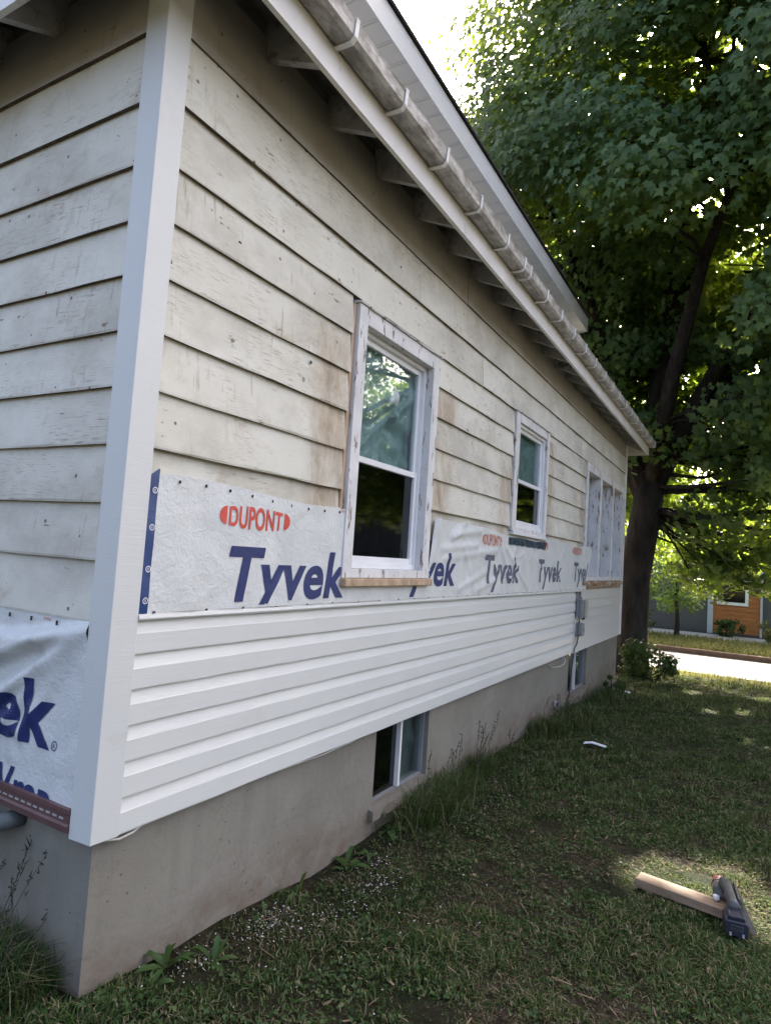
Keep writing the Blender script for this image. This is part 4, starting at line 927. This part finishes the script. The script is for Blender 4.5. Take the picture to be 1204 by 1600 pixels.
# paint chips and twigs on bare soil near the wall
def litter(name, n, gen, smin, smax, mat, thick, label, cat, asp=(1, 2.5)):
    mb = MB()
    for _ in range(n):
        x, y = gen(); s = random.uniform(smin, smax); l = s*random.uniform(*asp); a = random.uniform(0, 6.28); tl = random.uniform(-.5, .5); z = gz(x, y)+random.uniform(.004, .02)
        ux, uy = math.cos(a), math.sin(a); p = Vector((x, y, z)); u = Vector((ux, uy, tl))*l; v = Vector((-uy, ux, random.uniform(-.4, .4)))*s; w_ = Vector((0, 0, thick))
        mb.add([p-u-v, p+u-v*.8, p+u*.8+v, p-u*.9+v, p-u-v+w_, p+u-v*.8+w_, p+u*.8+v+w_, p-u*.9+v+w_], [(3,2,1,0), (4,5,6,7), (0,1,5,4), (1,2,6,5), (2,3,7,6), (3,0,4,7)])
    return stuff(mb.build(name, mat), label, cat)
def chipgen():
    cx, cy, s = random.choice(((.16, .80, .10), (.30, .98, .09), (.10, .75, .07), (.16, 1.5, .10), (.28, 1.35, .08), (.1, .4, .09), (.3, 2.9, .25), (.25, 2.6, .2), (.4, 1.0, .35), (.3, 3.6, .25)))
    return max(.005, random.gauss(cx, s*.6)), max(.05, random.gauss(cy, s))
litter('paint_chips', 1000, chipgen, .0007, .0026, 'chip', .0006, 'white paint flakes scattered on bare soil along the wall', 'paint chips')
litter('twigs', 420, lambda: (random.uniform(.02, 2.2), random.uniform(0, 5)), .0012, .003, 'twig', .002, 'dead twigs and leaf stalks lying in the lawn', 'twigs', (4, 16))
litter('dead_leaves', 110, lambda: (random.uniform(.02, 2.4), random.uniform(0, 6)), .004, .010, 'twig', .0008, 'small brown dead leaves scattered over the lawn', 'dead leaves', (1, 2))

# broad-leaved weeds along the foundation
def long_leaf(ln, wd, rise, curl):
    vs = []; n = 6
    for i in range(n+1):
        t = i/n; w_ = wd*math.sin(math.pi*min(1, t*.92+.06))**.8*(1+.18*math.sin(t*22)); y = ln*(t-.22*curl*t*t); z = ln*rise*(t-curl*t*t)+.004
        vs += [(-w_, y, z+w_*.35), (0, y, z), (w_, y, z+w_*.35)]
    return vs, [f for i in range(n) for f in ((i*3, i*3+1, i*3+4, i*3+3), (i*3+1, i*3+2, i*3+5, i*3+4))]
LEAVES = []
for ln, wd, ri, cu in ((.17, .017, .9, .85), (.14, .018, .5, .95), (.11, .014, 1.3, .75), (.19, .018, .4, .95), (.09, .015, 2.2, .5)):
    vs, fs = long_leaf(ln, wd, ri, cu); me = bpy.data.meshes.new('leaf'); me.from_pydata(vs, [], fs); me.materials.append(MT['weed']); me.polygons.foreach_set('use_smooth', [True]*len(fs)); LEAVES.append(me)
def broad_weed(x, y, k, s, label):
    t = empty('broad_leaf_weed', label, 'weed', (x, y, gz(x, y)-.005), 0, 'broad leaved weeds along the foundation')
    for i in range(k):
        o = bpy.data.objects.new('leaf', random.choice(LEAVES)); COL.objects.link(o); o.parent = t; a = 2*math.pi*i/k+random.uniform(-.4, .4)
        o.rotation_euler = (random.uniform(-.25, .25), random.uniform(-.2, .2), a); f = s*random.uniform(.55, 1.0); o.scale = (f, f, f); o.location = (random.uniform(-.01, .01), random.uniform(-.01, .01), 0)
for x, y, k, s, lab in ((.05, .30, 11, .95, 'big broad leaved weed at the near corner of the foundation'), (.14, .44, 10, .75, 'sprawling weed just beyond the big one at the near corner'), (.10, .20, 8, .7, 'small low weed closest to the foundation corner'),
    (.06, .80, 5, .55, 'small upright weed between the near corner and the paint flakes'), (.07, 1.02, 8, .8, 'drooping broad leaved weed against the middle of the near foundation'), (.16, .95, 6, .55, 'small flat weed among the paint flakes'),
    (.06, 1.42, 8, .95, 'tall leafed weed just before the near basement window'), (.10, 1.60, 7, .75, 'low weed at the left corner of the near basement window'), (.06, 1.86, 6, 1.25, 'pale broad leaf weed below the near basement window')):
    broad_weed(x, y, k, s, lab)
def tall_grass(x, y, n, sp, hm, label, stalks=4, sy=None, mat='grass', wd=(.003, .006)):
    z = gz(x, y); t = empty('grass_tuft', label, 'grass tuft', (x, y, z), 0, 'tall grass tufts along the walls'); sy = sy or sp
    P = np.stack([rgx.normal(0, sp, n), rgx.normal(0, sy, n), np.full(n, -.01)], 1)
    if x > 0: P[:, 0] = np.maximum(P[:, 0], .015-x)
    stuff(blades('blades', P, hm*rgx.uniform(.35, 1.2, n), rgx.uniform(*wd, n), .95, rgx, mat, t))
    mb = MB(); sd_ = MB()
    for k in range(stalks):
        p = np.array([rgx.normal(0, sp*.7), rgx.normal(0, sy*.7), 0]); 
        if x > 0: p[0] = max(p[0], .02-x)
        e = p+np.array([abs(rgx.normal(0, .06)) if x > 0 else rgx.normal(.03, .08), rgx.normal(.03, .10), hm*rgx.uniform(1.4, 2.1)]); pts = wig(p, e, 4, .008, rgx); mb.tube(pts, [.0022, .002, .0017, .0014, .001], 4)
        for j in range(7):
            f = .72+.28*j/6; c = p+(e-p)*f; sd_.tube([c, c+rgx.normal(0, .006, 3)+np.array([0, 0, .006]), c+rgx.normal(0, .009, 3)+np.array([0, 0, .014])], [.0015, .003, .0006], 4)
    if stalks: mb.build('stalks', 'stalk', t); stuff(sd_.build('seed_heads', 'seed', t))
    return t
tall_grass(-.36, -.14, 1500, .11, .20, 'dense dark grass tuft against the end wall at the lower left', 7, .06)
tall_grass(-.22, -.07, 700, .06, .15, 'smaller seeded grass tuft left of the foundation corner', 5, .04)
tall_grass(-.62, -.16, 700, .14, .18, 'tall grass tuft at the far left below the drain pipe', 5, .06)
tall_grass(.13, 2.26, 1500, .07, .20, 'thick dark grass tuft in front of the near basement window', 3, .17)
tall_grass(.12, 2.60, 1000, .06, .20, 'grass tuft beside the right frame of the near basement window', 4, .10)
tall_grass(.07, 3.15, 700, .04, .20, 'thin tall grass tuft between the two basement windows', 7, .12)
tall_grass(.08, 3.75, 260, .04, .11, 'short sparse grass tuft in the middle of the foundation', 2, .15)
tall_grass(.12, 4.75, 1100, .07, .20, 'tall dark grass tuft nearer the far basement window', 8, .16)
tall_grass(.20, 5.6, 1500, .12, .15, 'low grassy mound before the far basement window', 2, .30)
tall_grass(.18, 7.2, 1200, .10, .17, 'leafy grass tuft under the far basement window', 1, .35)

print('leaves', NLEAF)
